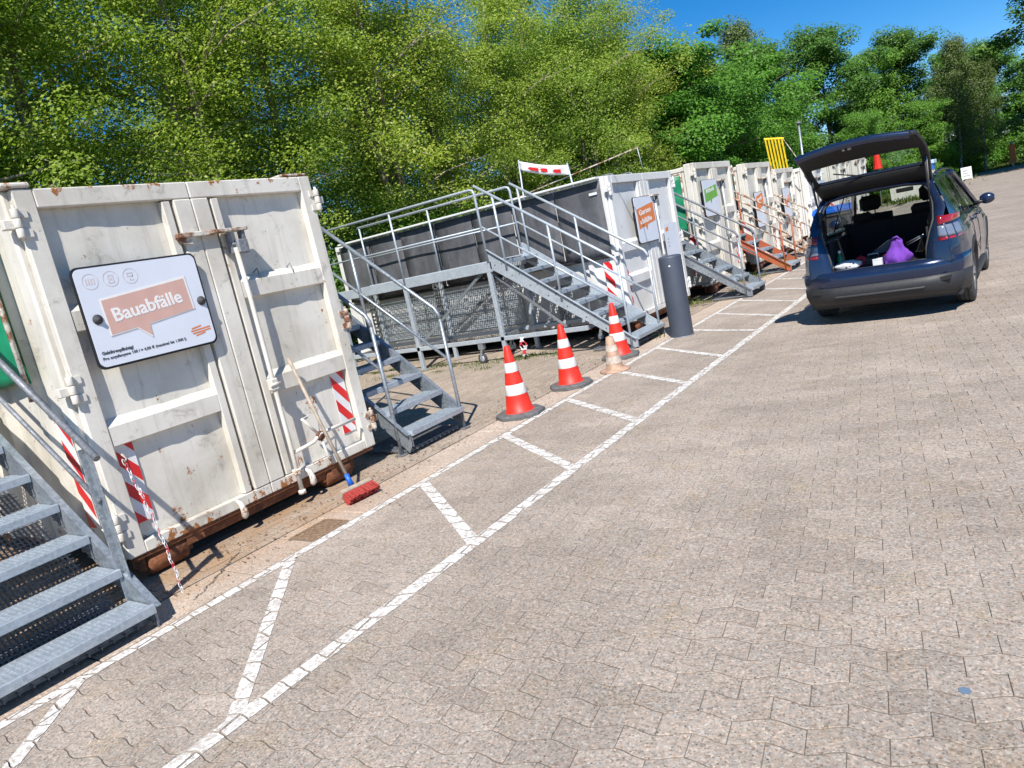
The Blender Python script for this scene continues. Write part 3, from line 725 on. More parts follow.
def make_stairs(loc, n, z1, rise, go, W, label, mat='galv', tread='tread', rail='galv', post='galv', plat=3.6, detail=1,
                top=(0, 0, .7), near_posts=(), far_posts=(), mid_drop=.48, flat_post=False, plat_rail=True, legs=(), base_grate=True, curved=True, rail_ext=.0, string_d=.20):
    t = empty('platform_stairs', loc, 0, label, 'stairs', 'steel stairs leading up to the container landings')
    xn, zn = -(n-1)*go, z1+(n-1)*rise; sl = rise/go
    for y0 in (0, W-.006):
        mb = MB(); xa, za = .02, z1-.03; xb, zb_ = xn-go, z1+(n)*rise-.0
        zl = max(.0, za-string_d)
        xa = -.03; za = z1-.035-.03*sl; poly = [(xa, za+.03), (xa, max(.02, za-string_d*.6)), (xa-.05, max(.015, za-string_d-.02)), (xb, zb_-string_d-.05), (xb, zb_+.03)]
        mb.prism(poly, 'y', y0, y0+.006); o = mb.build('stringer', M[mat], t)
        fy = (y0, y0+.045) if y0 > 0 else (y0-.039, y0+.006)
        mb = MB(); mb.bar((xa, (fy[0]+fy[1])/2, za+.032), (xb, (fy[0]+fy[1])/2, zb_+.032), .045, .006); mb.build('flange', M[mat], o)
        if detail >= 1:
            mb = MB(); 
            for i in range(n):
                for dx in (.06, .19): mb.lathe([(0, 0), (.010, 0), (.010, .008), (0, .009)], 6, (-(i*go)-dx, y0-.009 if y0 == 0 else y0+.006, z1+i*rise-.022), 'y')
            mb.build('bolts', M['galv_dark'], o, kind='stuff')
    tr0 = make_tread(W, go, M[tread], detail, t); tr0.location = (0, 0, z1)
    for i in range(1, n): c = copy_tree(tr0, t); c.location = (-i*go, 0, z1+i*rise)
    if base_grate:
        mb = MB(); b0, b1 = -.78, -.06
        for k in range(int((b1-b0)/.035)): mb.box(b0+k*.035, b0+k*.035+.006, .02, W-.02, .02, .05)
        for k in range(int(W/.07)): mb.box(b0, b1, .03+k*.07, .034+k*.07, .03, .045)
        mb.build('base_grating', M['galv_dark'], t)
    # handrails
    x0, z0, s = top
    def topz(x): return z0+s*(x0-x)
    for y, posts in ((.0, near_posts), (W, far_posts)):
        if not posts: continue
        xe = -(n)*go-.0
        first = posts[0]
        pts = [(first+.0, y, topz(first)-.08), (first-.008, y, topz(first)-.03), (first-.04, y, topz(first-.04)), (xe, y, topz(xe))] if curved else [(first+rail_ext, y, topz(first+rail_ext)), (xe, y, topz(xe))]
        mb = MB(); mb.tube(pts, .021, 10); mb.build('handrail', M[rail], t)
        mb = MB(); mb.tube([(first-.01, y, topz(first)-mid_drop), (xe, y, topz(xe)-mid_drop)], .0155, 8); mb.build('mid_rail', M[rail], t)
        for k, px in enumerate(posts):
            mb = MB(); zb_ = 0.0 if k == 0 else max(.05, z1+sl*(-px)-.12); zt_ = topz(px)-(.075 if (k == 0 and curved) else .0)
            yo = -.012 if y == 0 else .012
            if flat_post and k == 0: mb.bbox(px-.03, px+.03, y-.004+yo, y+.004+yo, zb_, zt_, .002); mb.bbox(px-.03, px-.024, y+yo, y-.04*(1 if y == 0 else -1)*-1+yo, zb_, zt_-.03, .002)
            else: mb.tube([(px, y, zb_), (px, y, zt_)], .019, 8)
            p = mb.build('post', M[post], t)
            if k == 0: mb = MB(); mb.bbox(px-.06, px+.05, y-.05, y+.05, .001, .012, .003); mb.build('foot_plate', M['galv_dark'], p)
    # landing
    if plat:
        xp0, xp1 = xn-go, xn-go-plat; zp = zn+.045
        for y0 in (0, W-.05):
            mb = MB(); mb.bbox(xp1, xp0+.03, y0, y0+.05, zp-.165, zp, .006); mb.build('landing_beam', M[mat if mat != 'galv' else 'galv_light'], t)
        mb = MB()
        for k in range(int(plat/.05)): mb.box(xp1+.02+k*.05, xp1+.026+k*.05, .051, W-.051, zp-.045, zp-.015)
        for k in range(9): mb.box(xp1, xp0, .06+k*(W-.13)/8, .065+k*(W-.13)/8, zp-.04, zp-.02)
        mb.build('landing_grating', M['galv_dark'], t, kind='stuff')
        if plat_rail:
            for y in (0, W):
                xs = [xp0-.02, xp0-.02-plat/2, xp1+.04]; zt_ = zp+1.12
                pts = [(xp0-.02, y, zp), (xp0-.02, y, zt_-.07), (xp0-.04, y, zt_-.02), (xp0-.09, y, zt_), (xp1, y, zt_)]
                mb = MB(); mb.tube(pts, .021, 10); mb.build('landing_rail', M[rail], t)
                mb = MB(); mb.tube([(xp0-.02, y, zt_-.60), (xp1, y, zt_-.60)], .015, 8); mb.build('landing_mid_rail', M[rail], t)
                for x in xs[1:]: mb = MB(); mb.tube([(x, y, zp-.1), (x, y, zt_)], .018, 8); mb.build('landing_post', M[rail], t)
        for k, (x, y) in enumerate([(a, b) for a in (xp0-.06, xp0-.06-plat/2, xp1+.08) for b in (.03, W-.03)]):
            mb = MB(); mb.bbox(x-.035, x+.035, y-.03, y+.03, .01, zp-.166, .004); mb.box(x-.06, x+.06, y-.05, y+.05, 0, .01); mb.build('leg', M[mat], t)
    return t
S1 = make_stairs((-4.79, 4.80, 0), 8, .235, .203, .243, .84, 'galvanised steel stairs beside the right end of the nearest container', detail=2,
    top=(-.05, 1.25, .80), near_posts=(-.19,), far_posts=(-.06, -1.10), mid_drop=.50, plat=2.6, string_d=.13)
S0 = make_stairs((-4.20, .88, 0), 8, .140, .199, .279, .98, 'galvanised steel stairs cut off by the left edge, chain hanging from the rail end', detail=2,
    top=(-.17, 1.06, .745), near_posts=(), far_posts=(-.265, -2.2), mid_drop=.36, flat_post=True, curved=False, rail_ext=.12, rail='galv_dark', plat=2.4, post='galv', string_d=.20)
S2 = make_stairs((-4.42, 9.25, 0), 8, .165, .200, .285, 1.0, 'galvanised steel stairs behind the cones, rising to the long landing', detail=1, mat='galv_light', rail='galv_light', post='galv_light',
    top=(-.10, 1.27, .69), near_posts=(-.12, -1.12, -1.98), far_posts=(-.10, -1.20, -2.15), mid_drop=.63, plat=3.65, string_d=.22)
S3 = make_stairs((-3.90, 13.15, 0), 8, .165, .200, .285, .86, 'galvanised steel stairs just behind the grey bollard, beside the green tarpaulin', detail=1,
    top=(-.10, 1.15, .70), near_posts=(-.14, -1.2, -2.1), far_posts=(-.10, -1.2, -2.1), mid_drop=.45, plat=3.0, rail='galv_dark')
S4 = make_stairs((-4.02, 16.62, 0), 8, .165, .200, .285, .86, 'stairs with rusty red painted stringers and posts, between two cream containers', detail=1, mat='red_steel', rail='rust_post', post='red_steel',
    top=(-.10, 1.15, .70), near_posts=(-.14, -1.2, -2.1), far_posts=(-.10, -1.2, -2.1), mid_drop=.45, plat=3.0)
S5 = make_stairs((-4.35, 19.95, 0), 8, .165, .200, .285, .86, 'off white painted steel stairs with rust stained rails, left of the car', detail=1, mat='white_steel', tread='white_steel', rail='rust_post', post='rust_post',
    top=(-.10, 1.15, .70), near_posts=(-.14, -1.2, -2.1), far_posts=(-.10, -1.2, -2.1), mid_drop=.45, plat=3.0)

# extras on the long landing: lower frame, diagonal braces, mesh screen, lattice struts and castors
g_, gl, gd = M['galv'], M['galv_light'], M['galv_dark']
def part(name, mat, parent, fn):
    mb = MB(); fn(mb); return mb.build(name, mat, parent)
xo = -4.42
def lx(x): return x-xo
part('base_rail', gl, S2, lambda m: m.bbox(lx(-10.4), lx(-5.2), .0, .05, .34, .41, .005))
part('base_rail', gl, S2, lambda m: m.bbox(lx(-10.4), lx(-5.2), .93, .98, .34, .41, .005))
for x in (-5.25, -6.95, -8.6, -10.3): part('cross_rail', g_, S2, lambda m: m.box(lx(x), lx(x)+.05, .051, .929, .35, .40))
part('brace', g_, S2, lambda m: m.bar((lx(-8.52), .06, .46), (lx(-6.86), .06, 1.50), .045, .02, (0, 1, 0)))
part('brace', gd, S2, lambda m: m.bar((lx(-8.5), .92, .5), (lx(-6.9), .92, 1.40), .05, .05, (0, 1, 0)))
part('brace', gd, S2, lambda m: m.bar((lx(-6.75), .10, 1.4), (lx(-5.6), .10, .42), .03, .03, (0, 1, 0)))
for (x, y) in ((-8.70, .95), (-10.42, .95), (-6.1, .95)):
    def lat(m):
        z1_ = 1.45 if x < -7 else 1.0
        for dx in (-.05, .05): m.box(lx(x)+dx-.008, lx(x)+dx+.008, y-.012, y+.012, .2, z1_)
        for k in range(int((z1_-.2)/.075)): a = .22+k*.075; m.bar((lx(x)-.05, y, a), (lx(x)+.05, y, a+.07 if k % 2 else a+.055), .016, .02, (0, 1, 0)); m.bar((lx(x)+.05, y, a), (lx(x)-.05, y, a+.06), .014, .02, (0, 1, 0))
    o = part('lattice_strut', gd, S2, lat); o['kind'] = 'stuff'
def mesh_panel(x0, x1, z0, z1, y, parent, pitch=.045, w=.006, mat=None):
    mb = MB(); n = int((x1-x0)/pitch)
    for k in range(n+1): x = x0+k*pitch; mb.box(x, x+w, y, y+.004, z0, z1)
    for k in range(int((z1-z0)/pitch)+1): z = z0+k*pitch; mb.box(x0, x1, y-.0045, y-.0005, z, z+w)
    f = MB(); f.bbox(x0-.02, x1+.02, y-.012, y+.012, z1+.002, z1+.032, .003); f.bbox(x0-.02, x1+.02, y-.012, y+.012, z0-.03, z0-.002, .003)
    for x in (x0-.03, (x0+x1)/2, x1+.001): f.box(x, x+.028, y+.013, y+.030, z0, z1)
    fr = f.build('screen_frame', M['galv'], parent); mb.build('wire_mesh', mat or M['galv_light'], fr, kind='stuff')
mesh_panel(lx(-10.4), lx(-8.75), .46, 1.18, 1.03, S2, .036, .011); mesh_panel(lx(-8.62), lx(-6.95), .46, 1.18, 1.03, S2, .036, .011)
mesh_panel(lx(-6.8), lx(-5.7), .42, .95, 1.03, S2, .05, .007)
def castor(px, py, parent):
    def w(m): m.lathe([(.02, -.02), (.07, -.022), (.085, -.015), (.085, .015), (.07, .022), (.02, .02)], 20, (px, py, .085), 'y')
    o = part('castor', M['rubber'], parent, w)
    part('castor_hub', gl, o, lambda m: m.lathe([(0, -.026), (.045, -.026), (.05, -.02), (.05, .02), (.045, .026), (0, .026)], 14, (px, py, .085), 'y'))
    part('castor_fork', g_, o, lambda m: (m.bar((px-.01, py-.032, .085), (px+.03, py-.032, .24), .04, .005, (0, 1, 0)), m.bar((px-.01, py+.032, .085), (px+.03, py+.032, .24), .04, .005, (0, 1, 0)), m.box(px-.02, px+.08, py-.04, py+.04, .24, .339)))
castor(lx(-7.27), .05, S2); castor(lx(-7.27), .93, S2); castor(lx(-5.5), .93, S2)
# S3: mesh and weeds below the stair
mesh_panel(-2.2, -.95, .30, .72, .80, S3, .05, .007)
def under_screen(st, x0, z0, x1, z1, W, n1, n2):
    mb = MB(); d = Vector((x1-x0, 0, z1-z0)); L = d.length
    for k in range(n1): p = Vector((x0, 0, z0))+d*(k/n1); mb.bar(p+Vector((0, .02, 0)), p+Vector((0, W-.02, 0)), .012, .004, (0, 0, 1))
    for k in range(n2): y = .02+(W-.04)*k/n2; mb.bar((x0, y, z0), (x1, y, z1), .012, .004, (0, 0, 1))
    mb.build('underside_shade_mesh', M['galv_dark'], st, kind='stuff')
under_screen(S0, -.40, .06, -2.3, 1.42, .98, 64, 34)  # lattice below the treads, added dense to block sun and darken the ground
# plastic chain hanging from the open rail end of the first stairs
ch = empty('plastic_chain', (-4.28, 1.965, 1.0), 0, 'red and white plastic chain hanging from the end of the left stair rail', 'chain')
lm = {}
for cname in ('chain_red', 'chain_white'):
    mb = MB(); pts = []
    for k in range(12): a = 2*math.pi*k/12; pts.append((.0, .0075*math.cos(a), .015*math.sin(a)+ (.005 if math.sin(a) > 0 else -.005)))
    mb.tube(pts+[pts[0]], .0026, 5, cap=False); lm[cname] = mb.mesh('link', M[cname])
n = 32
for k in range(n):
    f = k/(n-1); z = -.02-.93*f*.93; y = .24*f*(1-.25*f)+.02*math.sin(f*3)
    o = link_mesh('link', lm['chain_red' if k % 4 == 1 else 'chain_white'], ch); o.location = (.01*math.sin(k), y*.55, z); o.rotation_euler = (.18, .1*math.sin(k*2), R(90)*(k % 2)+.3)
mb = MB(); mb.tube([(0, -.0, .03), (.0, .02, .0), (0, .005, -.03)], .006, 6); mb.build('hook', M['rusty_edge'], ch)
# ------------------------------------------------------------------ traffic cones
def make_cone(loc, rz, label, H=.75, tilt=0):
    t = empty('traffic_cone', loc, rz, label, 'traffic cone', 'red and white traffic cones along the painted line')
    s = H/.75
    mb = MB(); pts = [(.27*math.cos(R(22.5+45*k)), .27*math.sin(R(22.5+45*k))) for k in range(8)]
    pts = [(a*s, b*s) for a, b in pts]; inner = [(a*.93, b*.93) for a, b in pts]
    vs = [(a, b, 0) for a, b in pts]+[(a, b, .032*s) for a, b in pts]+[(a, b, .045*s) for a, b in inner]+[(a*.72, b*.72, .05*s) for a, b in pts]
    fs = [tuple(range(8))[::-1]]+[(r*8+k, r*8+(k+1) % 8, r*8+8+(k+1) % 8, r*8+8+k) for r in range(3) for k in range(8)]+[tuple(range(24, 32))]
    mb.add(vs, fs); mb.build('base', M['rubber_grey'], t)
    body = MB(); rz_ = lambda z: (.148-(.148-.030)*((z-.045)/.705))*s
    lv = [.045, .245, .345, .475, .565, .75]
    zs = [.045+i*.705/20 for i in range(21)]
    body.lathe([((rz_(.045)+.018), .046*s), (rz_(.07), .062*s), (rz_(.2), .2*s), (rz_(.5), .5*s), (rz_(.74), .735*s), (rz_(.75)-.006, .75*s), (rz_(.75)-.018, .75*s), (.010, .70*s)], 28)
    b = body.build('cone', M['cone_red'], t)
    for z0, z1 in ((.235, .345), (.475, .575)):
        mb = MB(); mb.lathe([(rz_(z0)+.0005, z0*s), (rz_(z0)+.002, (z0+.003)*s), (rz_(z1)+.002, (z1-.003)*s), (rz_(z1)+.0005, z1*s)], 28); mb.build('reflective_band', M['cone_white'], b)
    return t
make_cone((-4.40, 6.06, .001), R(10), 'nearest of the three red and white traffic cones, standing right of the nearest stairs')
make_cone((-4.42, 7.22, .001), R(-6), 'middle one of the three red and white cones along the painted line')
make_cone((-4.47, 8.70, .001), R(20), 'farthest traffic cone, behind the small bleached cone at the foot of the stairs')
oc = empty('worn_cone', (-4.15, 7.87, .001), 0, 'small sun bleached dirty orange cone on the painted line beside the taller cones', 'cone')
mb = MB(); mb.lathe([(0, 0), (.19, 0), (.195, .012), (.18, .024), (.12, .03), (0, .03)], 20); mb.build('base', M['old_cone'], oc)
mb = MB(); mb.lathe([(.115, .028), (.105, .05), (.085, .2), (.062, .33), (.045, .43), (.03, .435), (.02, .40)], 20); b = mb.build('cone', M['old_cone'], oc)
for z0, z1 in ((.10, .19), (.25, .33)):
    r = lambda z: .105-(z-.05)*.152+.004
    mb = MB(); mb.lathe([(r(z0), z0), (r(z1), z1)], 20); mb.build('faded_band', M['old_cone_white'], b)

# ------------------------------------------------------------------ bollard
bo_ = empty('bollard', (-4.03, 9.88, 0), 0, 'thick anthracite grey steel bollard standing between the cones and the car', 'bollard')
mb = MB(); mb.lathe([(.163, 0), (.163, 1.145), (.160, 1.158), (.150, 1.167), (.135, 1.172), (0, 1.178)], 40); mb.build('tube', M['bollard'], bo_)
mb = MB(); mb.lathe([(.015, 0), (.015, .004), (0, .006)], 12, (0, 0, 0), 'x'); o = mb.build('marker_dot', M['stripe_white'], bo_); o.location = (.040, -.1585, 1.03); o.rotation_euler = (0, 0, R(-76))
mb = MB(); mb.lathe([(.175, 0), (.175, .006), (.164, .01)], 32); mb.build('ground_collar', M['galv_dark'], bo_)

# ------------------------------------------------------------------ broom leaning on the door
br_ = empty('broom', (-4.42, 3.74, 0), 0, 'street broom with red bristles and long wooden handle leaning against the nearest container door', 'broom')
a = Vector((-4.62, 3.80, .13)); b = Vector((-4.955, 3.78, 1.22)); o0 = Vector((-4.42, 3.74, 0))
mb = MB(); mb.tube([a-o0, b-o0], .0145, 10); mb.build('handle', M['wood'], br_)
hd = MB(); hy = .155
hd.bbox(-.035, .035, -hy, hy, -.012, .028, .006); head = hd.build('head', M['wood'], br_)
bm_ = MB(); rr = random.Random(3)
for i in range(22):
    for j in range(5):
        x = -.027+j*.0135; y = -hy+.012+i*(2*hy-.024)/21; dx = rr.uniform(-.012, .012)+(j-2)*.008; dy = rr.uniform(-.012, .012)
        bm_.add([(x-.005, y-.005, -.012), (x+.005, y-.005, -.012), (x+.005, y+.005, -.012), (x-.005, y+.005, -.012), (x-.007+dx, y-.007+dy, -.105), (x+.007+dx, y-.007+dy, -.105), (x+.007+dx, y+.007+dy, -.105), (x-.007+dx, y+.007+dy, -.105)], [(4, 5, 6, 7), (0, 1, 5, 4), (1, 2, 6, 5), (2, 3, 7, 6), (3, 0, 4, 7)])
bri = bm_.build('bristles', M['bristle'], head, kind='stuff')
head.location = (-.10, .03, .085); head.rotation_euler = (0, R(-52), R(-6))
mb = MB(); mb.tube([a-o0+(a-b)*.04, a-o0+(b-a)*.06], .023, 10, rads=[.026, .020]); mb.build('socket', M['blue_plastic'], br_)

# ------------------------------------------------------------------ banner and poles on the landing
bn = empty('banner', (-6.12, 10.5, 2.6), 0, 'small white banner with red print strung between two thin posts above the black sheeting', 'banner')
mb = MB(); mb.tube([(-.47, 0, .52), (-.52, -.02, -.35), (-.54, -.05, -1.2)], .014, 6); mb.build('post', M['galv_light'], bn)
mb = MB(); mb.tube([(.41, 0, .26), (.46, -.02, -.2), (.50, -.05, -1.2)], .014, 6); mb.build('post', M['galv_light'], bn)
mb = MB(); rows = []
for i in range(5): rows.append([(-.46+.88*j/14, -.02+.012*math.sin(j*.9+i), .50-.27*j/14-.155*i/4-.028*math.sin(math.pi*j/14)) for j in range(15)])
mb.grid(rows); cl = mb.build('cloth', M['stripe_white'], bn); md = cl.modifiers.new('thickness', 'SOLIDIFY'); md.thickness = .003
for (j0, j1, u0, u1) in ((2.5, 5.6, .40, .72), (6, 8.2, .36, .72), (9.6, 12, .42, .78)):
    mb = MB(); pts = []
    for (jj, u) in ((j0, (u0+u1)/2), (j0+.6, u0), (j1, u0), (j1, u1), (j0+.8, u1)): pts.append((-.46+.88*jj/14, -.036, .50-.27*jj/14-.155*u-.028*math.sin(math.pi*jj/14)))
    mb.add(pts, [tuple(range(5))]); mb.build('print', M['red'], cl)
wp = empty('boom_pole', (-6.5, 10.6, 2.5), 0, 'long thin white pole slanting up above the container with black sheeting', 'pole')
mb = MB(); mb.tube([(-.75, 0, .0), (2.02, -.1, .30)], .009, 8); mb.build('pole', M['rusty_edge'], wp)
mb = MB(); mb.tube([(2.0, -.1, .31), (2.03, -.1, .0)], .007, 6); mb.build('support', M['galv_light'], wp)
def tape(loc, label):
    t = empty('barrier_tape', loc, 0, label, 'tape')
    for k in range(3):
        mb = MB(); rows = []
        for i in range(10): rows.append([(.05*math.sin(i*1.1+k*2)+.05*k, -.02+.03*math.cos(i*1.3+k), .36-.045*i), (.05*math.sin(i*1.1+k*2)+.05*k+.045, .01+.03*math.cos(i*.9+k), .355-.045*i)])
        mb.grid(rows); o = mb.build('strip', [M['chain_white'], M['chain_red']], t)
        for i, p in enumerate(o.data.polygons): p.material_index = (i//2) % 2
    return t
tp = tape((-6.40, 9.2, .10), 'knotted red and white barrier tape tied to the landing frame behind the nearest cone'); tp.scale = (.6, .6, .75)

# ------------------------------------------------------------------ street lamp, yellow slats, sandwich board, orange sign, flag
lp = empty('street_lamp', (-6.98, 33, 0), 0, 'tall thin grey street lamp rising behind the white containers', 'street lamp')
mb = MB(); mb.tube([(0, 0, 0), (0, 0, 4.3)], .05, 10, rads=[.07, .04]); mb.build('pole', M['galv'], lp)
mb = MB(); mb.lathe([(.0, 0), (.05, 0), (.12, .04), (.13, .07), (.06, .11), (0, .12)], 18, (0, 0, 4.3)); mb.build('lamp_head', M['galv_dark'], lp)
ys = empty('yellow_grille', (-5.95, 23.45, 0), 0, 'tall yellow slatted steel frame leaning above the smaller cream container', 'frame')
def slat(a, b, w=.06): 
    mb = MB(); mb.bar(a, b, w, .04, (1, 0, 0)); return mb
base = [(0, 0, 1.2), (.62, .15, 1.2)]
for k in range(6):
    f = k/5; slat((f*.40+.20, f*.1, .8), (.0+f*.45, f*.1, 3.36-.02*k), .040 if k in (0, 5) else .060).build('slat', M['yellow'], ys)
slat((-.04, 0, 3.38), (.50, .12, 3.27)).build('top_bar', M['yellow'], ys)
mb = MB(); mb.tube([(.48, .1, 3.27), (.95, .15, 2.3)], .014, 6); mb.build('stay', M['rusty_edge'], ys)
sb = empty('sandwich_board', (-2.38, 58.5, 0), R(8), 'white folding sandwich board at the far end of the lane', 'sign board')
for s_, nm in ((-1, 'panel'), (1, 'panel')):
    mb = MB(); mb.prism([(s_*.26, .12), (s_*.05, 1.12), (s_*.05+s_*.03, 1.12), (s_*.29, .12)], 'x', -.42, .42)
    for x in (-.38, .38): mb.bar((x, s_*.29, 0), (x, s_*.25, .13), .05, .03)
    mb.build('panel', M['stripe_white'], sb)
sb.scale = (.72, .72, .76)
for k in range(3):
    mb = MB(); mb.add([(-.28, -.245+.04*k-.03, .36+.22*k), (.28-.1*k, -.245+.04*k-.03, .36+.22*k), (.28-.1*k, -.235+.04*k-.03, .44+.22*k), (-.28, -.235+.04*k-.03, .44+.22*k)], [(0, 1, 2, 3)]); mb.build('print_line', M['print_grey'], sb)
os_ = empty('orange_sign', (.24, 71.5, 0), 0, 'tall orange banner sign at the right end of the verge below the trees', 'sign')
mb = MB(); mb.bbox(-.21, .21, -.04, .04, .22, 1.68, .03); mb.build('panel', flat('bright_orange_vinyl', (.80, .17, .035), .5), os_)
mb = MB(); mb.box(-.05, .05, -.05, .05, -.05, .219); mb.lathe([(0, 1.69), (.10, 1.69), (.12, 1.78), (.05, 1.86), (0, 1.88)], 10); mb.build('post', M['galv'], os_)
fl = empty('orange_parasol', (-5.30, 41.0, -.35), 0, 'closed orange parasol seen through the raised rear window of the car', 'parasol')
mb = MB(); mb.tube([(0, 0, 0), (0, 0, 4.3)], .03, 8); mb.build('pole', M['galv'], fl)
mb = MB(); mb.lathe([(.0, 4.35), (.12, 4.25), (.22, 3.7), (.30, 3.1), (.34, 2.9), (.05, 2.95)], 9, smooth=False); mb.build('canopy', M['cone_red'], fl)
fl.scale = (.62, .62, .77)
bx = empty('covered_skip', (-4.25, 44.0, -.42), 0, 'cream skip with blue and pale blue cover, seen through the raised car window', 'skip')
mb = MB(); mb.prism([(-.95, .44), (.95, .44), (1.02, 1.72), (-1.02, 1.72)], 'y', 0, 1.8); mb.build('tub', M['cream'], bx)
mb = MB(); mb.prism([(-1.04, 1.722), (1.04, 1.722), (1.07, 2.0), (-1.07, 2.0)], 'y', -.02, 1.82); mb.build('cover', M['blue_print'], bx)
mb = MB(); mb.bbox(-1.12, 1.12, -.08, 1.88, 2.003, 2.2, .03); mb.build('lid', flat('pale_blue_paint', (.42, .58, .68), .5), bx)

def bin_(loc, rz, label):
    t = empty('wheelie_bin', loc, rz, label, 'bin')
    mb = MB(); z = [.12, 1.18]; a = (.24, .24); b = (.31, .32)
    vs = [(s*w_, d*q, zz) for zz, (w_, q) in ((.12, a), (1.18, b)) for s, d in ((-1, -1), (1, -1), (1, 1), (-1, 1))]
    mb.add(vs, [(0, 1, 5, 4), (1, 2, 6, 5), (2, 3, 7, 6), (3, 0, 4, 7), (3, 2, 1, 0), (4, 5, 6, 7)]); mb.bbox(-.33, .33, -.34, .34, 1.12, 1.181, .01); mb.build('body', M['rubber'], t)
    mb = MB(); mb.prism([(-.36, 1.183), (.34, 1.183), (.34, 1.22), (.1, 1.29), (-.3, 1.26), (-.36, 1.22)], 'x', -.335, .335); mb.build('lid', M['blue_plastic'], t)
    for s in (-1, 1): mb = MB(); mb.lathe([(0, -.03), (.09, -.03), (.1, -.02), (.1, .02), (.09, .03), (0, .03)], 16, (s*.24, .27, .1), 'x'); mb.build('wheel', M['rubber'], t)
    return t
bin_((-2.62, 14.4, 0), R(2), 'dark wheelie bin with a bright blue lid just left of the parked car')
# scraps, weeds and litter
lid_ = MB(); lid_.lathe([(0, .0), (.020, .0), (.020, .0015), (0, .0018)], 7, (-.232, 2.431, .0012), smooth=False); tag(lid_.build('pebble_disc', flat('blue_grey_plastic', (.13, .19, .26), .5)), 'small flat blue grey disc lying on the paving at the right edge', 'litter')
# ------------------------------------------------------------------ parked car, tailgate open (local: x right, y forward, z up; origin under the rear axle)
def car_paint():
    t = NT('car_paint_dark_blue'); v = t.coord(); n_ = t.noise(v, 900, 2); d_ = t.noise(v, 2.2, 6, .6)
    t.set(Base_Color=t.mix(t.ramp(n_, [(.4, 0), (.6, .5)]), (.009, .019, .055), (.020, .040, .095)), Roughness=t.ramp(d_, [(.4, .20), (.7, .34)]), Metallic=.35)
    t.p.inputs['Coat Weight'].default_value = .8; t.p.inputs['Coat Roughness'].default_value = .05; return t.m
def glass_mat(name, tint, alpha):
    t = NT(name); t.t.nodes.remove(t.p); tr = t.n('BsdfTransparent'); tr.inputs[0].default_value = (*tint, 1); gl_ = t.n('BsdfGlossy'); gl_.inputs['Roughness'].default_value = .02
    fr = t.n('LayerWeight'); fr.inputs[0].default_value = .5; mx = t.n('MixShader'); t.l(t.math('ADD', t.math('MULTIPLY', t.math('POWER', fr.outputs['Facing'], 5.0), .8), .045), mx.inputs[0]); t.l(tr.outputs[0], mx.inputs[1]); t.l(gl_.outputs[0], mx.inputs[2]); t.l(mx.outputs[0], t.o.inputs[0]); return t.m
M['carpaint'] = car_paint(); M['glass'] = glass_mat('car_glass', (.62, .68, .66), 1); M['glass_clear'] = glass_mat('clear_glass', (.85, .88, .87), 1); M['glass_dark'] = glass_mat('privacy_glass', (.22, .26, .25), 1)
M['trim'] = flat('grey_black_cladding', (.022, .023, .026), .55, 0, .2, 30); M['interior'] = flat('dark_interior_trim', (.012, .012, .013), .8, 0, .2, 20)
M['seat'] = flat('dark_seat_fabric', (.016, .016, .018), .9, 0, .3, 60)
def lens():
    t = NT('red_lamp_lens'); v = t.coord('Object', (1, 1, 60)); w = t.n('TexWave'); w.inputs['Scale'].default_value = 1; t.l(v, w.inputs[0])
    t.set(Base_Color=t.mix(w.outputs[0], (.20, .004, .006), (.34, .010, .012)), Roughness=.12); t.p.inputs['Coat Weight'].default_value = 1; return t.m
M['lens'] = lens(); M['painted_reflection'] = flat('painted_body_reflection', (.22, .25, .32), .12, .3, .05)  # pale strip between the red blades: body reflection put into the colour
M['alloy'] = flat('alloy_wheel', (.42, .43, .45), .3, .8, .1); M['silver'] = flat('satin_silver', (.45, .46, .48), .35, .7, .08)

car = empty('parked_car', (-1.30, 10.16, 0), R(-1.6), 'dark blue compact car parked on the lane with its tailgate raised', 'car')
HW = .885
def lerp(a, b, t_): return a+(b-a)*t_
def interp(x, pts):
    if x <= pts[0][0]: return pts[0][1]
    for (a, b), (c, d) in zip(pts, pts[1:]):
        if x <= c: u = (x-a)/(c-a); u = u*u*(3-2*u); return b+(d-b)*u
    return pts[-1][1]
def halfw(y): return interp(y, [(-.84, .735), (-.72, .815), (-.45, .872), (0, .885), (1.3, .875), (2.6, .885), (3.0, .86), (3.3, .78), (3.42, .60)])
def belt(y): return interp(y, [(-.84, 1.02), (-.3, 1.04), (1.2, 1.01), (2.0, .985), (2.7, .93), (3.3, .80), (3.42, .74)])
def prof(f): return interp(f, [(0, .955), (.22, .985), (.50, 1.0), (.62, .995), (.78, .985), (.90, .955), (1, .925)])   # f: 0 sill .. 1 belt
WR, WB = .335, 2.64
def lower(y):
    z = .24
    for yc in (0, WB):
        d = abs(y-yc)
        if d < .40: z = max(z, .335+math.sqrt(.40**2-d*d)*.97)
    if y < -.43: z = max(z, .60)
    return z
def flare(y, z):
    e = 0
    for yc in (0, WB):
        d = math.hypot(y-yc, z-.335)
        if d < .60: e = max(e, .022*(1-max(0, d-.40)/.20))
    return e
def yrear(z): return interp(z, [(.2, -.80), (.45, -.845), (.70, -.83), (1.0, -.79), (1.3, -.66), (1.53, -.50)])
ys_ = sorted(set([-.84+.0, -.80, -.74, -.66, -.56, -.46]+[yc+.40*math.sin(R(a)) for yc in (0, WB) for a in (-89.9, -84, -75, -62, -48, -34, -18, 0, 18, 34, 48, 62, 75, 84, 89.9)]+[.6, .9, 1.25, 1.6, 1.9, 2.15, 3.12, 3.2, 3.3, 3.38, 3.42]))
NZ = 16
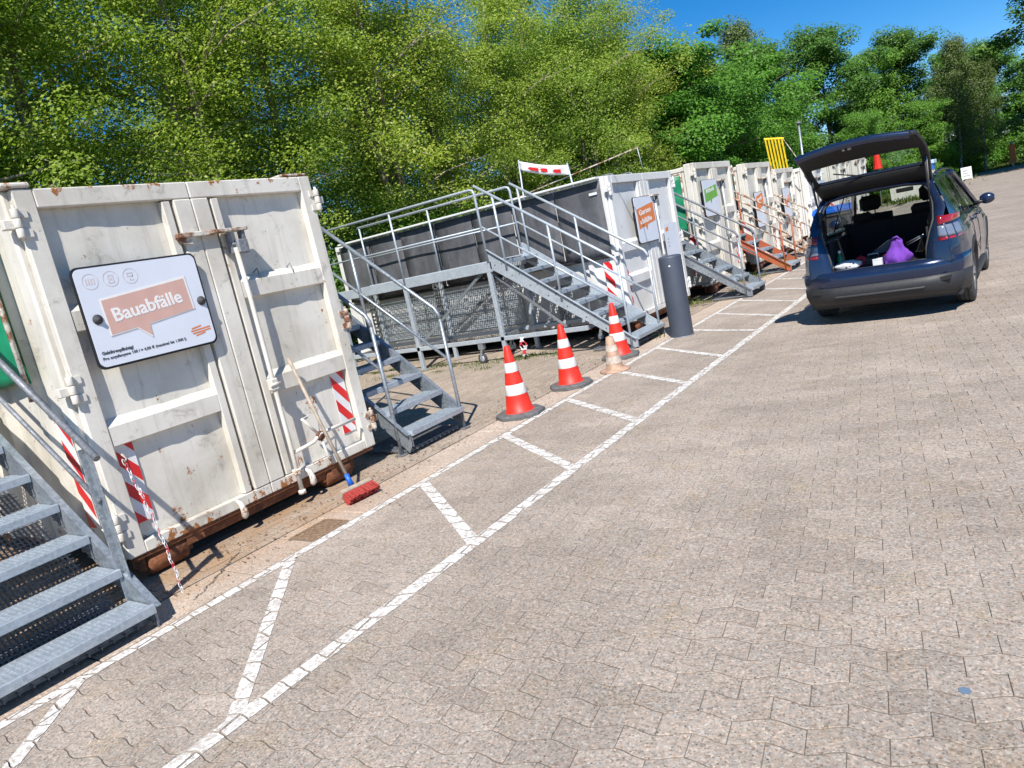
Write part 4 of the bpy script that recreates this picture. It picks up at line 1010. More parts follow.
for sx in (-1, 1):
    rows = []
    for y in ys_:
        lo, hi = lower(y), belt(y); r = []
        for k in range(NZ+1):
            z = lerp(lo, hi, k/NZ); f = (z-.24)/(hi-.24)
            yy = y
            if y < -.5:   # rear end leans forward with height
                yy = lerp(y, yrear(z)+(y+.84), min(1, (-.5-y)/.30))
            w_ = halfw(y)*prof(f)+flare(y, z)
            if .55 < y < 2.1 and abs(f-.36) < .1: w_ -= .012*(1-abs(f-.36)/.1)
            r.append((sx*w_, yy, z))
        rows.append(r)
    mb = MB(); mb.grid(rows); side = mb.build('body_side', M['carpaint'], car); md = side.modifiers.new('thickness', 'SOLIDIFY'); md.thickness = .02; md.offset = 0
    # wheel arch cladding, sill
    for yc in (0, WB):
        mb = MB(); rr_ = []
        for a in range(-8, 189, 11):
            cy_, cz_ = math.cos(R(a)), math.sin(R(a)); z1_, z2_ = .335+.395*cz_*.97, .335+.450*cz_*.98; y1_, y2_ = yc+.395*cy_, yc+.455*cy_
            w1 = halfw(y1_)*prof(max(0, (z1_-.24)/.78))+flare(y1_, z1_)+.008; w2 = halfw(y2_)*prof(max(0, (z2_-.24)/.78))+flare(y2_, z2_)+.008
            rr_.append([(sx*(w1-.10), y1_, max(.2, z1_)), (sx*(w1+.006), y1_, max(.2, z1_)), (sx*(w2+.006), y2_, max(.2, z2_)), (sx*(w2-.012), y2_, max(.2, z2_))])
        mb.grid(rr_); mb.build('arch_trim', M['trim'], side)
    mb = MB(); mb.bbox(sx*.80, sx*.885, .47, WB-.47, .19, .31, .02); mb.build('sill_trim', M['trim'], side)
    for yl in (.62, 1.42, 2.28):
        mb = MB(); pts = []
        for k in range(6): z = lerp(.33, belt(yl)-.03, k/5); f = (z-.24)/(belt(yl)-.24); pts.append((sx*(halfw(yl)*prof(f)+.0115), yl-(.0 if yl > 1 else .10*(z-.3)), z))
        mb.tube(pts, .0035, 4); mb.build('door_seam', M['interior'], side, kind=None)
    for yl in (.78, 1.60):
        f = (.90-.24)/.78; mb = MB(); mb.tube([(sx*(halfw(yl)*prof(f)+.008), yl-.02, .90), (sx*(halfw(yl)*prof(f)+.04), yl+.02, .905), (sx*(halfw(yl)*prof(f)+.04), yl+.16, .90), (sx*(halfw(yl)*prof(f)+.008), yl+.20, .895)], .013, 8); mb.build('door_handle', M['carpaint'], side)
    # glasshouse: side glass between belt and roof rail
    def gl_pt(y, t_):     # t 0 belt, 1 roof
        zr = interp(y, [(-.5, 1.50), (.4, 1.53), (1.2, 1.52), (1.75, 1.46), (2.35, 1.02)]); zb_ = belt(y)
        wr = .60; wb = halfw(y)*.925
        z = lerp(zb_, zr, t_); return (sx*(lerp(wb, wr, t_**1.15)+.0), y, z)
    def panel(y0, y1, t0, t1, mat, name, par, off=0.0, lean0=0, lean1=0, n=6):
        mb = MB(); rows = []
        for i in range(n+1):
            r = []
            for j in range(6):
                t_ = lerp(t0, t1, j/5); y = lerp(y0+lean0*t_, y1+lean1*t_, i/n); p = gl_pt(y, t_); r.append((p[0]+sx*off, p[1], p[2]))
            rows.append(r)
        mb.grid(rows); return mb.build(name, mat, par)
    panel(-.70, -.36, 0, 1, M['carpaint'], 'rear_pillar', car, .002, .20, .14)
    panel(-.345, .02, .06, .90, M['glass_dark'] if sx > 0 else M['glass_clear'], 'quarter_window', side, 0, .15, .0)
    panel(.02, .10, 0, 1, M['black_plastic'], 'pillar', side, .003, .0, .0)
    panel(.11, .98, .04, .93, M['glass_dark'] if sx > 0 else M['glass_clear'], 'rear_door_window', side, 0)
    panel(.98, 1.08, 0, 1, M['black_plastic'], 'pillar', side, .003)
    panel(1.09, 1.86, .04, .93, M['glass'], 'front_door_window', side, 0, 0, -.14)
    mb = MB(); mb.tube([(gl_pt(2.42-.0, .0)[0], 2.42, .965), (sx*.70, 2.0, 1.27), (sx*.615, 1.62, 1.50), (sx*.60, 1.3, 1.53)], .035, 8); mb.build('windscreen_pillar', M['carpaint'], side)
    mb = MB(); mb.grid([[gl_pt(y, .93+.0)[0:3], (gl_pt(y, 1)[0], y, gl_pt(y, 1)[2]+.02)] for y in [-.42+k*.2 for k in range(12)]]); mb.build('roof_edge', M['carpaint'], side)
    mb = MB(); mb.tube([(sx*.60, -.30, 1.535), (sx*.605, -.22, 1.572), (sx*.61, .5, 1.588), (sx*.60, 1.3, 1.565), (sx*.60, 1.42, 1.535)], .013, 8); mb.build('roof_rail', M['mirror_dark'], side)
    # mirror
    mb = MB(); mb.tube([(sx*.82, 1.86, 1.02), (sx*.92, 1.84, 1.04)], .025, 8); mi = mb.build('mirror', M['black_plastic'], side)
    mb = MB(); rows = []
    for i in range(7):
        u = i/6; s_ = math.sin(math.pi*min(max(u, .04), .96)); rows.append([(sx*(.885+.17*u), 1.86+.055*math.cos(a)*s_**.35*1.0, 1.065+.075*math.sin(a)*s_**.35) for a in [2*math.pi*k/12 for k in range(12)]])
    mb.grid(rows, closed=True); mb.add([rows[0][k] for k in range(12)]+[rows[6][k] for k in range(12)], [tuple(range(12))[::-1], tuple(range(12, 24))]); mb.build('mirror_shell', M['carpaint'], mi)
    # tail lamp: red upper and lower blades with a pale middle painted as the body's bright reflection, wrapped round the corner
    def lampblade(z0, z1, y1, inner, mat, name, par, off=.010, taper=.0):
        mb = MB(); rows = []
        for i in range(9):
            u = i/8; r = []
            for j in range(5):
                v_ = j/4; z = lerp(z0+taper*u, z1-taper*.3*u, v_)
                yq = -.84+(y1+.84)*(u-.35)/.65 if u > .35 else -.84
                if u > .35: w_ = halfw(yq)*prof((z-.24)/.78); yy = lerp(yq, yrear(z)+(yq+.84), min(1, (-.5-yq)/.30)) if yq < -.5 else yq; r.append((sx*(w_+off), yy-off*.5, z))
                else: w_ = lerp(inner, halfw(-.84)*prof((z-.24)/.78)+off, u/.35); r.append((sx*w_, yrear(z)-off, z))
            rows.append(r)
        mb.grid(rows); o = mb.build(name, mat, par); md = o.modifiers.new('thickness', 'SOLIDIFY'); md.thickness = .012; return o
    tl_ = lampblade(1.005, 1.105, -.42, .63, M['lens'], 'tail_lamp', car, .012, .035)
    lampblade(.835, .872, -.52, .63, M['lens'], 'reflector_blade', tl_, .011, .02)
    lampblade(.880, .998, -.52, .63, M['painted_reflection'], 'body_reflection', tl_, .014, .0)
# roof, bonnet, windscreen, front
mb = MB(); rows = []
for y in [-.46, -.3, 0, .4, .8, 1.2, 1.5, 1.66]:
    zr = interp(y, [(-.5, 1.515), (.4, 1.555), (1.2, 1.545), (1.75, 1.47)]); rows.append([(-.60+1.2*k/10, y, zr+.035*(1-((k-5)/5)**2)-.012) for k in range(11)])
mb.grid(rows); o = mb.build('roof', M['carpaint'], car); md = o.modifiers.new('thickness', 'SOLIDIFY'); md.thickness = .03; md.offset = -1
mb = MB(); mb.grid([[(lerp(-.60, .60, k/8)*1.0, 1.64+.0-.04*abs((k-4)/4), 1.515-.012*abs((k-4)/4)) for k in range(9)], [(lerp(-.70, .70, k/8), 2.05-.08*((k-4)/4)**2, 1.26) for k in range(9)], [(lerp(-.78, .78, k/8), 2.50-.18*((k-4)/4)**2, .985) for k in range(9)]]); mb.build('windscreen', M['glass'], car)
mb = MB(); rows = []
for y, z in ((2.34, .985), (2.7, .945), (3.05, .875), (3.3, .80), (3.42, .70), (3.45, .5), (3.40, .26)):
    w_ = halfw(min(y, 3.40))*.93; rows.append([(w_*(-1+2*k/10), y-(.10*((k-5)/5)**2 if y > 3 else 0), z+(.03*(1-((k-5)/5)**2) if z > .7 else 0)) for k in range(11)])
mb.grid(rows); mb.build('bonnet', M['carpaint'], car)
# rear frame around the boot opening
def opening():
    pts = [(-.50, .655), (-.515, .80), (-.555, .95), (-.60, 1.08), (-.60, 1.25), (-.565, 1.40), (-.50, 1.475), (-.30, 1.50), (0, 1.508)]
    return pts+[(-x, z) for x, z in reversed(pts[:-1])]
def outerp():
    pts = []
    for z in (.60, .78, .93, 1.04): f = (z-.24)/.80; pts.append((-halfw(-.84)*prof(min(1, f)), z))
    pts += [(-.715, 1.20), (-.655, 1.36), (-.60, 1.49), (-.36, 1.525), (0, 1.535)]
    return pts+[(-x, z) for x, z in reversed(pts[:-1])]
op, ou = opening(), outerp()
mb = MB(); N_ = len(op)
mb.grid([[(x, yrear(z)+.0, z) for x, z in ou], [(lerp(ou[i][0], op[i][0], .55), yrear(lerp(ou[i][1], op[i][1], .55))-.006, lerp(ou[i][1], op[i][1], .55)) for i in range(N_)], [(x, yrear(z)+.012, z) for x, z in op], [(x*.985, yrear(z)+.10, z-.0) for x, z in op], [(x*.98, yrear(z)+.13, z+.0) for x, z in op]])
mb.build('rear_frame', M['carpaint'], car)
mb = MB(); mb.tube([(x*.985, yrear(z)+.028, z) for x, z in op], .012, 6); mb.tube([(-.50, yrear(.66)+.02, .652), (.50, yrear(.66)+.02, .652)], .012, 6); mb.build('door_seal', M['rubber'], car)
# bumper
def bump_path(off, z, inset=0):
    pts = []
    for y in (-.405, -.50, -.60, -.70, -.76): pts.append((-(halfw(y)*prof((z-.24)/.8)+flare(y, z)*.9+off*min(1, (-.40-y)/.2)+.018), y-.01))
    for k in range(1, 12): x = lerp(-.70, .70, k/12); pts.append((x, -.845-off*1.6-.045*(1-(x/.78)**2)+max(0, abs(x)-.55)*.35))
    for y in (-.76, -.70, -.60, -.50, -.405): pts.append((halfw(y)*prof((z-.24)/.8)+flare(y, z)*.9+off*min(1, (-.40-y)/.2)+.018, y-.01))
    return [(x, y+inset, z) for x, y in pts]
mb = MB(); mb.grid([bump_path(-.03, .665, .05), bump_path(.004, .650), bump_path(.022, .60), bump_path(.024, .53), bump_path(.012, .475)]); bump = mb.build('rear_bumper', M['carpaint'], car)
mb = MB(); mb.grid([bump_path(.010, .474), bump_path(.030, .455), bump_path(.034, .38), bump_path(.020, .30), bump_path(-.03, .235, .02), bump_path(-.10, .225, .12)]); mb.build('bumper_cladding', M['trim'], bump)
mb = MB(); pp = bump_path(.040, .345); pp2 = bump_path(.040, .375); mb.grid([pp2[6:-6], [(x, y-.012, z-.010) for x, y, z in pp2[6:-6]], [(x, y-.012, z) for x, y, z in pp[6:-6]], pp[6:-6]]); mb.build('bumper_strip', M['trim'], bump)
for sx in (-1, 1): mb = MB(); mb.prism([(sx*.50, .385), (sx*.72, .415), (sx*.735, .455), (sx*.56, .44)], 'y', -.885, -.86); mb.build('bumper_reflector', M['interior'], bump)
mb = MB(); mb.bbox(-.52, .52, -.845, -.74, .628, .652, .006); mb.build('boot_sill', M['trim'], car)
# boot interior
IN = M['interior']
part('boot_floor', IN, car, lambda m: m.box(-.52, .52, -.74, .52, .60, .632))
for sx in (-1, 1):
    part('boot_side_trim', IN, car, lambda m: (m.prism([(-.72, .633), (.50, .633), (.46, 1.0), (-.62, 1.0)], 'x', sx*.50, sx*.54), m.box(sx*.50, sx*.70, -.60, .48, .965, .985)))
    part('inner_pillar', IN, car, lambda m: m.prism([(-.66, .99), (-.52, .99), (-.36, 1.40), (-.46, 1.45)], 'x', sx*.575, sx*.60))
part('headliner', IN, car, lambda m: m.box(-.56, .56, -.30, 1.55, 1.485, 1.50))
part('floor_pan', M['trim'], car, lambda m: (m.box(-.80, .80, -.70, 3.3, .20, .26)))
def seatback(m, x0, x1, y, z0, z1, lean=.16):
    n = 6
    m.grid([[(lerp(x0, x1, k/n), y+lean*-(z-z0)/(z1-z0)-.04*math.sin(math.pi*k/n)*0-.03*(1 if 0 < k < n else 0), z) for k in range(n+1)] for z in (z0, lerp(z0, z1, .5), z1-.03)])
    m.prism([(y, z0), (y+.13, z0), (y-lean+.11, z1-.01), (y-lean+.06, z1), (y-lean, z1-.02)], 'x', x0, x1)
for x0, x1 in ((-.56, -.0), (.005, .56)):
    sb_ = part('rear_seat', M['seat'], car, lambda m: seatback(m, x0, x1, .62, .60, 1.12))
for xc in (-.34, .36): part('rear_headrest', M['seat'], car, lambda m: m.bbox(xc-.13, xc+.13, .44, .54, 1.125, 1.23, .04))
for xc in (-.36, .38):
    st_ = part('front_seat', M['seat'], car, lambda m: seatback(m, xc-.25, xc+.25, 1.45, .5, 1.16))
    part('headrest', M['seat'], st_, lambda m: (m.bbox(xc-.135, xc+.135, 1.22, 1.33, 1.21, 1.42, .045), m.tube([(xc-.05, 1.28, 1.12), (xc-.05, 1.28, 1.24)], .008, 6), m.tube([(xc+.05, 1.28, 1.12), (xc+.05, 1.28, 1.24)], .008, 6)))
part('dashboard', IN, car, lambda m: m.bbox(-.72, .72, 2.02, 2.36, .70, .98, .05))
part('steering_wheel', IN, car, lambda m: m.tube([(-.38+.17*math.cos(2*math.pi*k/16), 1.93-.08*math.sin(2*math.pi*k/16), .98+.15*math.sin(2*math.pi*k/16)) for k in range(17)], .014, 6, cap=False))
part('inner_mirror', IN, car, lambda m: m.bbox(-.10, .12, 1.80, 1.83, 1.36, 1.42, .01))
for sx in (-1,): part('seat_belt', M['silver'], car, lambda m: (m.tube([(sx*.50, -.10, 1.40), (sx*.47, -.12, 1.10)], .007, 6), m.tube([(sx*.40, .1, 1.44), (sx*.39, .08, 1.12)], .006, 6)))
# tailgate, swung up
tg = empty('tailgate', (0, 0, 0)); tg.parent = car
HY, HZ = -.46, 1.525
prof_ = [(0, 0, .575), (-.27, .165, .60), (-.42, .262, .615), (-.57, .360, .61), (-.72, .420, .60), (-.98, .490, .585), (-1.14, .490, .55)]   # y, z, half width along the gate
def TG(i, u, o=0): y, z, w_ = prof_[i]; return (u*w_, HY+y+(.02*(u*u)), HZ+z+.05*(1-u*u)*(i/6)+o)
us = [-1, -.9, -.75, -.5, -.25, 0, .25, .5, .75, .9, 1]
def strip(i0, i1, o, mat, name, par, u0=0, u1=10, sol=True): 
    mb = MB(); mb.grid([[TG(i, us[k], o) for k in range(u0, u1+1)] for i in range(i0, i1+1)]); ob = mb.build(name, mat, par)
    if sol: md = ob.modifiers.new('thickness', 'SOLIDIFY'); md.thickness = .012; md.offset = 0
    return ob
skin = strip(3, 6, .022, M['carpaint'], 'outer_skin', tg)
strip(0, 1, .022, M['carpaint'], 'spoiler', tg); 
strip(0, 1, -.018, IN, 'upper_trim', tg); strip(3, 6, -.012, IN, 'inner_trim', tg)
strip(1, 3, -.0, M['glass_clear'], 'rear_window', tg, 1, 9, False)
for (a, b) in ((0, 1), (9, 10)): strip(1, 3, .014, IN, 'window_frame', tg, a, b); strip(1, 3, -.008, IN, 'window_frame', tg, a, b)
mb = MB(); mb.tube([TG(i, -1) for i in range(7)], .022, 8); mb.build('edge_trim', M['trim'], tg); mb = MB(); mb.tube([TG(i, 1) for i in range(7)], .022, 8); mb.build('edge_trim', M['trim'], tg)
mb = MB(); mb.grid([[TG(6, u, .03) for u in us], [(TG(6, u)[0], TG(6, u)[1]-.05, TG(6, u)[2]+.015) for u in us], [(TG(6, u)[0], TG(6, u)[1]-.045, TG(6, u)[2]-.03) for u in us], [TG(6, u, -.05) for u in us]]); mb.build('lower_edge', M['carpaint'], tg)
p0 = TG(5, -.10, -.030)
mb = MB(); mb.bbox(p0[0]-.045, p0[0]+.045, p0[1]-.05, p0[1]+.03, p0[2]-.03, p0[2]+.012, .006); lt = mb.build('latch', M['silver'], tg)
mb = MB(); mb.box(p0[0]-.012, p0[0]+.012, p0[1]-.056, p0[1]-.03, p0[2]-.032, p0[2]-.006); mb.build('latch_slot', IN, lt)
for sx in (-1, 1):
    a_ = TG(2, sx*.98); mb = MB(); mb.tube([(sx*.575, -.66, 1.12), (a_[0]-sx*.02, a_[1], a_[2]-.01)], .010, 8); st_ = mb.build('gas_strut', M['trim'], tg)
    mb = MB(); b_ = Vector((sx*.575, -.66, 1.12)); e_ = Vector(a_); m_ = b_.lerp(e_, .52); mb.tube([m_, e_], .006, 6); mb.build('strut_rod', M['silver'], st_)
mb = MB(); mb.tube([TG(2, -.55, -.01), TG(1, -.1, -.0)], .008, 5); mb.build('wiper', IN, tg)
# wheels
def wheel(xc, yc, sx):
    w_ = empty('wheel', (0, 0, 0)); w_.parent = car; w_.location = (xc, yc, WR)
    mb = MB(); mb.lathe([(.215, -.10), (.27, -.108), (.315, -.10), (.331, -.082), (WR, -.05), (WR, .05), (.331, .082), (.315, .10), (.27, .108), (.215, .10)], 40, axis='x')
    ty = mb.build('tyre', M['rubber'], w_)
    for g__ in (-.045, 0, .045): mb = MB(); mb.lathe([(WR+.0012, g__-.006), (WR+.0012, g__+.006)], 40, axis='x'); mb.build('tread_groove', IN, ty)
    mb = MB(); mb.lathe([(.218, -.10), (.222, -.06), (.205, -.03), (.205, .05), (.222, .09), (.218, .10)], 36, axis='x')
    for k in range(5):
        a = 2*math.pi*k/5
        for da in (-.13, .13):
            mb.bar((sx*.075, .03*math.cos(a), .03*math.sin(a)), (sx*.088, .212*math.cos(a+da), .212*math.sin(a+da)), .035, .028, (1, 0, 0))
    mb.lathe([(0, sx*.10), (.035, sx*.098), (.045, sx*.07), (.03, 0)], 16, axis='x'); mb.build('rim', M['alloy'], w_)
    mb = MB(); mb.lathe([(.0, sx*.01), (.14, sx*.01), (.14, sx*.03), (0, sx*.03)], 24, axis='x'); mb.build('brake_disc', M['galv_dark'], w_)
for sx in (-1, 1):
    for yc in (0, WB): wheel(sx*.775, yc, sx)
part('exhaust', M['galv_dark'], car, lambda m: (m.bbox(-.55, -.15, -.70, -.50, .20, .30, .03), m.box(-.7, .7, -.08, .08, .25, .33)))
# things lying in the boot: placed with the car's own transform
cw = Matrix.Translation(car.location) @ Matrix.Rotation(car.rotation_euler.z, 4, 'Z')
def in_boot(name, p, label, cat): q = cw @ Vector(p); return empty(name, q, car.rotation_euler.z, label, cat)
def blob(mb, rx, ry, rz, n=10, m=16, seed=0, rough=.12, cz=0, sq=1.0):
    r_ = random.Random(seed); ph = [r_.uniform(0, 6.28) for _ in range(6)]; rows = []
    for i in range(n+1):
        th = math.pi*i/n; row = []
        for k in range(m):
            a = 2*math.pi*k/m; d = 1+rough*(math.sin(3*a+ph[0]+2*th)+.6*math.sin(5*a+ph[1]-3*th)+.5*math.sin(7*th+ph[2]+a)); s_ = math.sin(th)**sq
            row.append((rx*s_*math.cos(a)*d, ry*s_*math.sin(a)*d, cz+rz*math.cos(th)*d))
        rows.append(row)
    mb.grid(rows, closed=True)
M['purple'] = tarp('purple_cloth', (.10, .028, .27), (.19, .05, .44), .85); M['red_cloth'] = flat('red_cloth', (.55, .02, .03), .8); M['bag_white'] = flat('white_plastic_bag', (.72, .72, .72), .35, 0, .05, 5)
b_ = in_boot('purple_bag', (.14, -.50, .636), 'crumpled purple cloth bag standing in the open boot', 'bag')
mb = MB(); rows = []; rr = random.Random(5)
for i in range(22):
    u = i/21; w_ = .118*(1-u)**.6+.026+.018*math.sin(u*7); 
    rows.append([(.05*u+w_*math.cos(a)*(1+.2*math.sin(3*a+u*5)+.16*abs(math.sin(5*a+1+5*u))-.1*abs(math.sin(9*a-7*u))), w_*.6*math.sin(a)*(1+.2*math.sin(4*a+u*6)+.16*abs(math.sin(6*a-4*u))-.1*abs(math.sin(11*a+6*u))), .26*u-.004+.012*math.sin(5*a+u*4)*u) for a in [2*math.pi*k/44 for k in range(44)]])
mb.grid(rows, closed=True); mb.add(rows[-1], [tuple(range(44))]); mb.build('bag', M['purple'], b_)
mb = MB(); mb.tube([(.02, 0, .235), (-.01, -.02, .285), (.045, -.03, .30), (.08, 0, .25)], .012, 6); mb.build('strap', M['purple'], b_)
b_ = in_boot('shopping_bag', (-.36, -.60, .634), 'white plastic bag with dark print lying at the left front of the boot', 'bag')
mb = MB(); blob(mb, .155, .10, .055, seed=2, rough=.08, cz=.055, sq=.7); bb = mb.build('bag', M['bag_white'], b_)
for k in range(5): mb = MB(); a = (-.09+.04*k, -.088+.02*abs(k-2)*.4, .05+.018*math.sin(k*2)); mb.bbox(a[0], a[0]+.022, a[1]-.012, a[1]-.002, a[2], a[2]+.014, .003); mb.build('print', M['print_black'], bb)
b_ = in_boot('red_cloth', (-.23, -.48, .634), 'bright red crumpled cloth behind the white plastic bag in the boot', 'cloth'); mb = MB(); blob(mb, .06, .05, .06, seed=8, rough=.3, cz=.06); mb.build('cloth', M['red_cloth'], b_)
b_ = in_boot('small_box', (-.02, -.66, .634), 'small pale grey box on the boot floor left of the purple bag', 'box'); part('box', M['stripe_white'], b_, lambda m: m.bbox(-.05, .05, -.04, .04, 0, .095, .004)); part('lid_line', M['print_grey'], b_, lambda m: m.box(-.0505, .0505, -.0408, .0408, .075, .078))
b_ = in_boot('tool_case', (-.10, -.42, .634), 'dark tool case lying in the middle of the boot', 'case'); part('case', M['trim'], b_, lambda m: m.bbox(-.14, .14, -.09, .09, 0, .10, .012)); part('handle', M['silver'], b_, lambda m: m.tube([(-.06, -.02, .10), (-.05, -.02, .135), (.05, -.02, .135), (.06, -.02, .10)], .008, 6)); part('catch', M['red_cloth'], b_, lambda m: m.bbox(.10, .145, -.06, .03, .06, .11, .008))
b_ = in_boot('window_panel', (.02, -.30, .634), 'dark grey pointed panel leaning behind the purple bag', 'panel'); part('panel', M['bollard'], b_, lambda m: m.prism([(-.20, .10), (.10, .13), (.16, .22), (.04, .25)], 'y', 0, .02)); part('rim', M['silver'], b_, lambda m: m.tube([(-.20, -.004, .10), (.04, -.004, .255), (.12, -.004, .26)], .006, 6))
b_ = in_boot('spray_bottle', (-.445, -.56, .634), 'small green bottle against the left side of the boot', 'bottle'); part('bottle', M['tarp_green'], b_, lambda m: m.lathe([(0, 0), (.035, 0), (.037, .15), (.018, .19), (.015, .21), (0, .21)], 14)); part('cap', M['stripe_white'], b_, lambda m: m.lathe([(0, .211), (.017, .211), (.017, .245), (0, .245)], 12))
b_ = in_boot('silver_rods', (.36, -.40, .70), 'two thin silver rods sticking out right of the purple bag', 'rods')
for k in range(2): part('rod', M['silver'], b_, lambda m: m.tube([(-.10, 0, .10+.03*k), (.10, -.05, .19+.02*k)], .006, 6))
# ------------------------------------------------------------------ trees
def leaf_mat(name, a, b, c, trans=.35, rough=.45):
    t = NT(name); g = t.n('NewGeometry'); oi = t.n('ObjectInfo')
    col_ = t.ramp(g.outputs['Random Per Island'], [(0, a), (.55, b), (1, c)])
    col_ = t.mix(1.0, col_, t.ramp(oi.outputs['Random'], [(0, (.86, .95, .9)), (1, (1.12, 1.05, .95))]), 'MULTIPLY')
    t.set(Base_Color=col_, Roughness=rough); t.p.inputs['Specular IOR Level'].default_value = .35
    tr = t.n('BsdfTranslucent'); t.l(t.mix(1.0, col_, (1.1, 1.25, .55), 'MULTIPLY'), tr.inputs[0])
    mx = t.n('MixShader'); mx.inputs[0].default_value = trans; t.l(t.p.outputs[0], mx.inputs[1]); t.l(tr.outputs[0], mx.inputs[2]); t.l(mx.outputs[0], t.o.inputs[0])
    return t.m
M['leaf_lime'] = leaf_mat('lime_olive_leaves', (.155, .235, .032), (.29, .385, .056), (.46, .52, .12), .5)
M['leaf_green'] = leaf_mat('fresh_green_leaves', (.065, .165, .018), (.12, .27, .03), (.20, .38, .06), .40)
M['leaf_dark'] = leaf_mat('dark_green_leaves', (.045, .11, .016), (.085, .19, .028), (.145, .28, .05), .4)
M['leaf_birch'] = leaf_mat('birch_leaves', (.08, .13, .04), (.13, .19, .06), (.20, .27, .10))
def bark(name, a, b, sc=(6, 6, 1)):
    t = NT(name); v = t.coord('Object', sc); n_ = t.noise(v, 3, 6, .7); t.set(Base_Color=t.mix(t.ramp(n_, [(.4, 0), (.6, 1)]), a, b), Roughness=.9); t.bump(n_, .5, .02); return t.m
M['bark_light'] = bark('pale_tan_bark', (.16, .13, .095), (.38, .32, .24)); M['bark'] = bark('brown_grey_bark', (.07, .055, .04), (.20, .165, .12)); M['bark_birch'] = bark('birch_bark', (.10, .09, .08), (.55, .53, .49), (1.5, 1.5, 7))

def np_leaves(name, centres, normals_bias, size, n_per, spread, mat, seed, flat_=.55, droop=0.0, aspect=.62):
    r = np.random.default_rng(seed); C = np.repeat(centres, n_per, axis=0); N = len(C)
    off = r.normal(0, 1, (N, 3)); off /= np.maximum(1, np.linalg.norm(off, axis=1, keepdims=True)/1.9); off *= np.asarray(spread)[np.repeat(np.arange(len(centres)), n_per)][:, None]; off[:, 2] *= flat_
    if droop: off[:, 2] -= droop*np.abs(r.normal(0, 1, N))
    P = C+off
    nrm = r.normal(0, .8, (N, 3)); nrm[:, 2] = np.abs(nrm[:, 2]); nrm += np.array([.33, -.57, .76])*(normals_bias+.55); nrm += off*.7/np.maximum(.2, np.linalg.norm(off, axis=1, keepdims=True)); nrm /= np.linalg.norm(nrm, axis=1, keepdims=True)
    u = np.cross(nrm, r.normal(0, 1, (N, 3))); u /= np.linalg.norm(u, axis=1, keepdims=True); v = np.cross(nrm, u)
    s = size*r.uniform(.6, 1.25, (N, 1))
    V = np.stack([P-u*s*.5, P-v*s*aspect*.5+nrm*s*.08, P+u*s*.5, P+v*s*aspect*.5+nrm*s*.08], 1).reshape(-1, 3)
    me = bpy.data.meshes.new(name); me.vertices.add(4*N); me.vertices.foreach_set('co', V.ravel()); me.loops.add(4*N); me.loops.foreach_set('vertex_index', np.arange(4*N, dtype=np.int32))
    me.polygons.add(N); me.polygons.foreach_set('loop_start', np.arange(0, 4*N, 4, dtype=np.int32)); me.materials.append(mat); me.update(calc_edges=True); me.validate(); return me
def make_tree(H, base, rad, kind, leafm, barkm, nl, size, seed, trunk_r=.16, multi=1, shape='oval', spread=.55, lean=.25, droop=0.0, flat_=.55, bias=.5):
    r = random.Random(seed); mb = MB(); tips = []
    for s_ in range(multi):
        ox, oy = (r.uniform(-.5, .5), r.uniform(-.5, .5)) if multi > 1 else (0, 0)
        h = H*(1 if s_ == 0 else r.uniform(.75, .95)); n = 9; pts = []
        lx_, ly_ = r.uniform(-lean, lean), r.uniform(-lean, lean)
        for i in range(n): u = i/(n-1); pts.append(Vector((ox+lx_*u*H*.22+r.uniform(-.10, .10)*(i > 0), oy+ly_*u*H*.22+r.uniform(-.10, .10)*(i > 0), h*.93*u-.1)))
        mb.tube(pts, .1, 8, rads=[trunk_r*(1-.93*(i/(n-1)))+.012 for i in range(n)])
        nb = int(26/multi**.5)
        for b in range(nb):
            u = base/H+(1-base/H)*((b+.5)/nb)**.9; u = min(.97, u); k = u*(n-1); i0 = int(k); p = pts[i0].lerp(pts[min(n-1, i0+1)], k-i0)
            w = (u-base/H)/(1-base/H)
            R_ = rad*{'oval': math.sin(math.pi*min(1, (.16+.80*w)))**.65, 'round': math.sqrt(max(.05, 1-(2*w-.85)**2/1.35)), 'cone': 1.05-.85*w}[shape]*r.uniform(.62, 1.08)
            a = b*2.4+r.uniform(-.4, .4); up = r.uniform(.25, .75)*(.6+w)
            e = p+Vector((math.cos(a)*R_, math.sin(a)*R_, R_*up*.55)); m_ = p.lerp(e, .5)+Vector((0, 0, R_*.07))
            br = [p, m_, e]; rb = max(.012, trunk_r*.32*(1-.6*u)); mb.tube(br, .02, 5, rads=[rb, rb*.65, rb*.25])
            for q in range(6):
                f = r.uniform(.22, 1.05); c = (p.lerp(m_, f*2) if f < .5 else m_.lerp(e, (f-.5)*2)); d = Vector((r.gauss(0, 1), r.gauss(0, 1), r.gauss(.1, .6)))*R_*.20
                c2 = c+d; tips.append(c2); 
                if q < 3: mb.tube([c, c2], .01, 4, rads=[rb*.4, .006])
    me_t = mb.mesh('trunk', barkm); cen = np.array([t[:] for t in tips]); sp = np.array([spread*r.uniform(.55, 1.25) for _ in tips])
    per = max(1, nl//len(tips)); me_c = np_leaves('crown', cen, bias, size, per, sp, leafm, seed, flat_, droop)
    return me_t, me_c
TR = {}
TR['lime1'] = make_tree(12.5, 1.2, 2.7, 'a', M['leaf_lime'], M['bark_light'], 66000, .088, 21, .15, 2, 'oval', .43, .2)
TR['lime2'] = make_tree(11.5, 1.0, 2.9, 'a', M['leaf_lime'], M['bark_light'], 66000, .088, 33, .14, 3, 'oval', .44, .25)
TR['maple'] = make_tree(9.0, .6, 4.2, 'b', M['leaf_green'], M['bark'], 60000, .17, 45, .20, 1, 'round', .55, .1, flat_=.5, bias=.9)
TR['dark1'] = make_tree(14.5, .8, 4.6, 'c', M['leaf_dark'], M['bark'], 60000, .21, 57, .25, 1, 'round', .62, .12, flat_=.62, bias=.8)
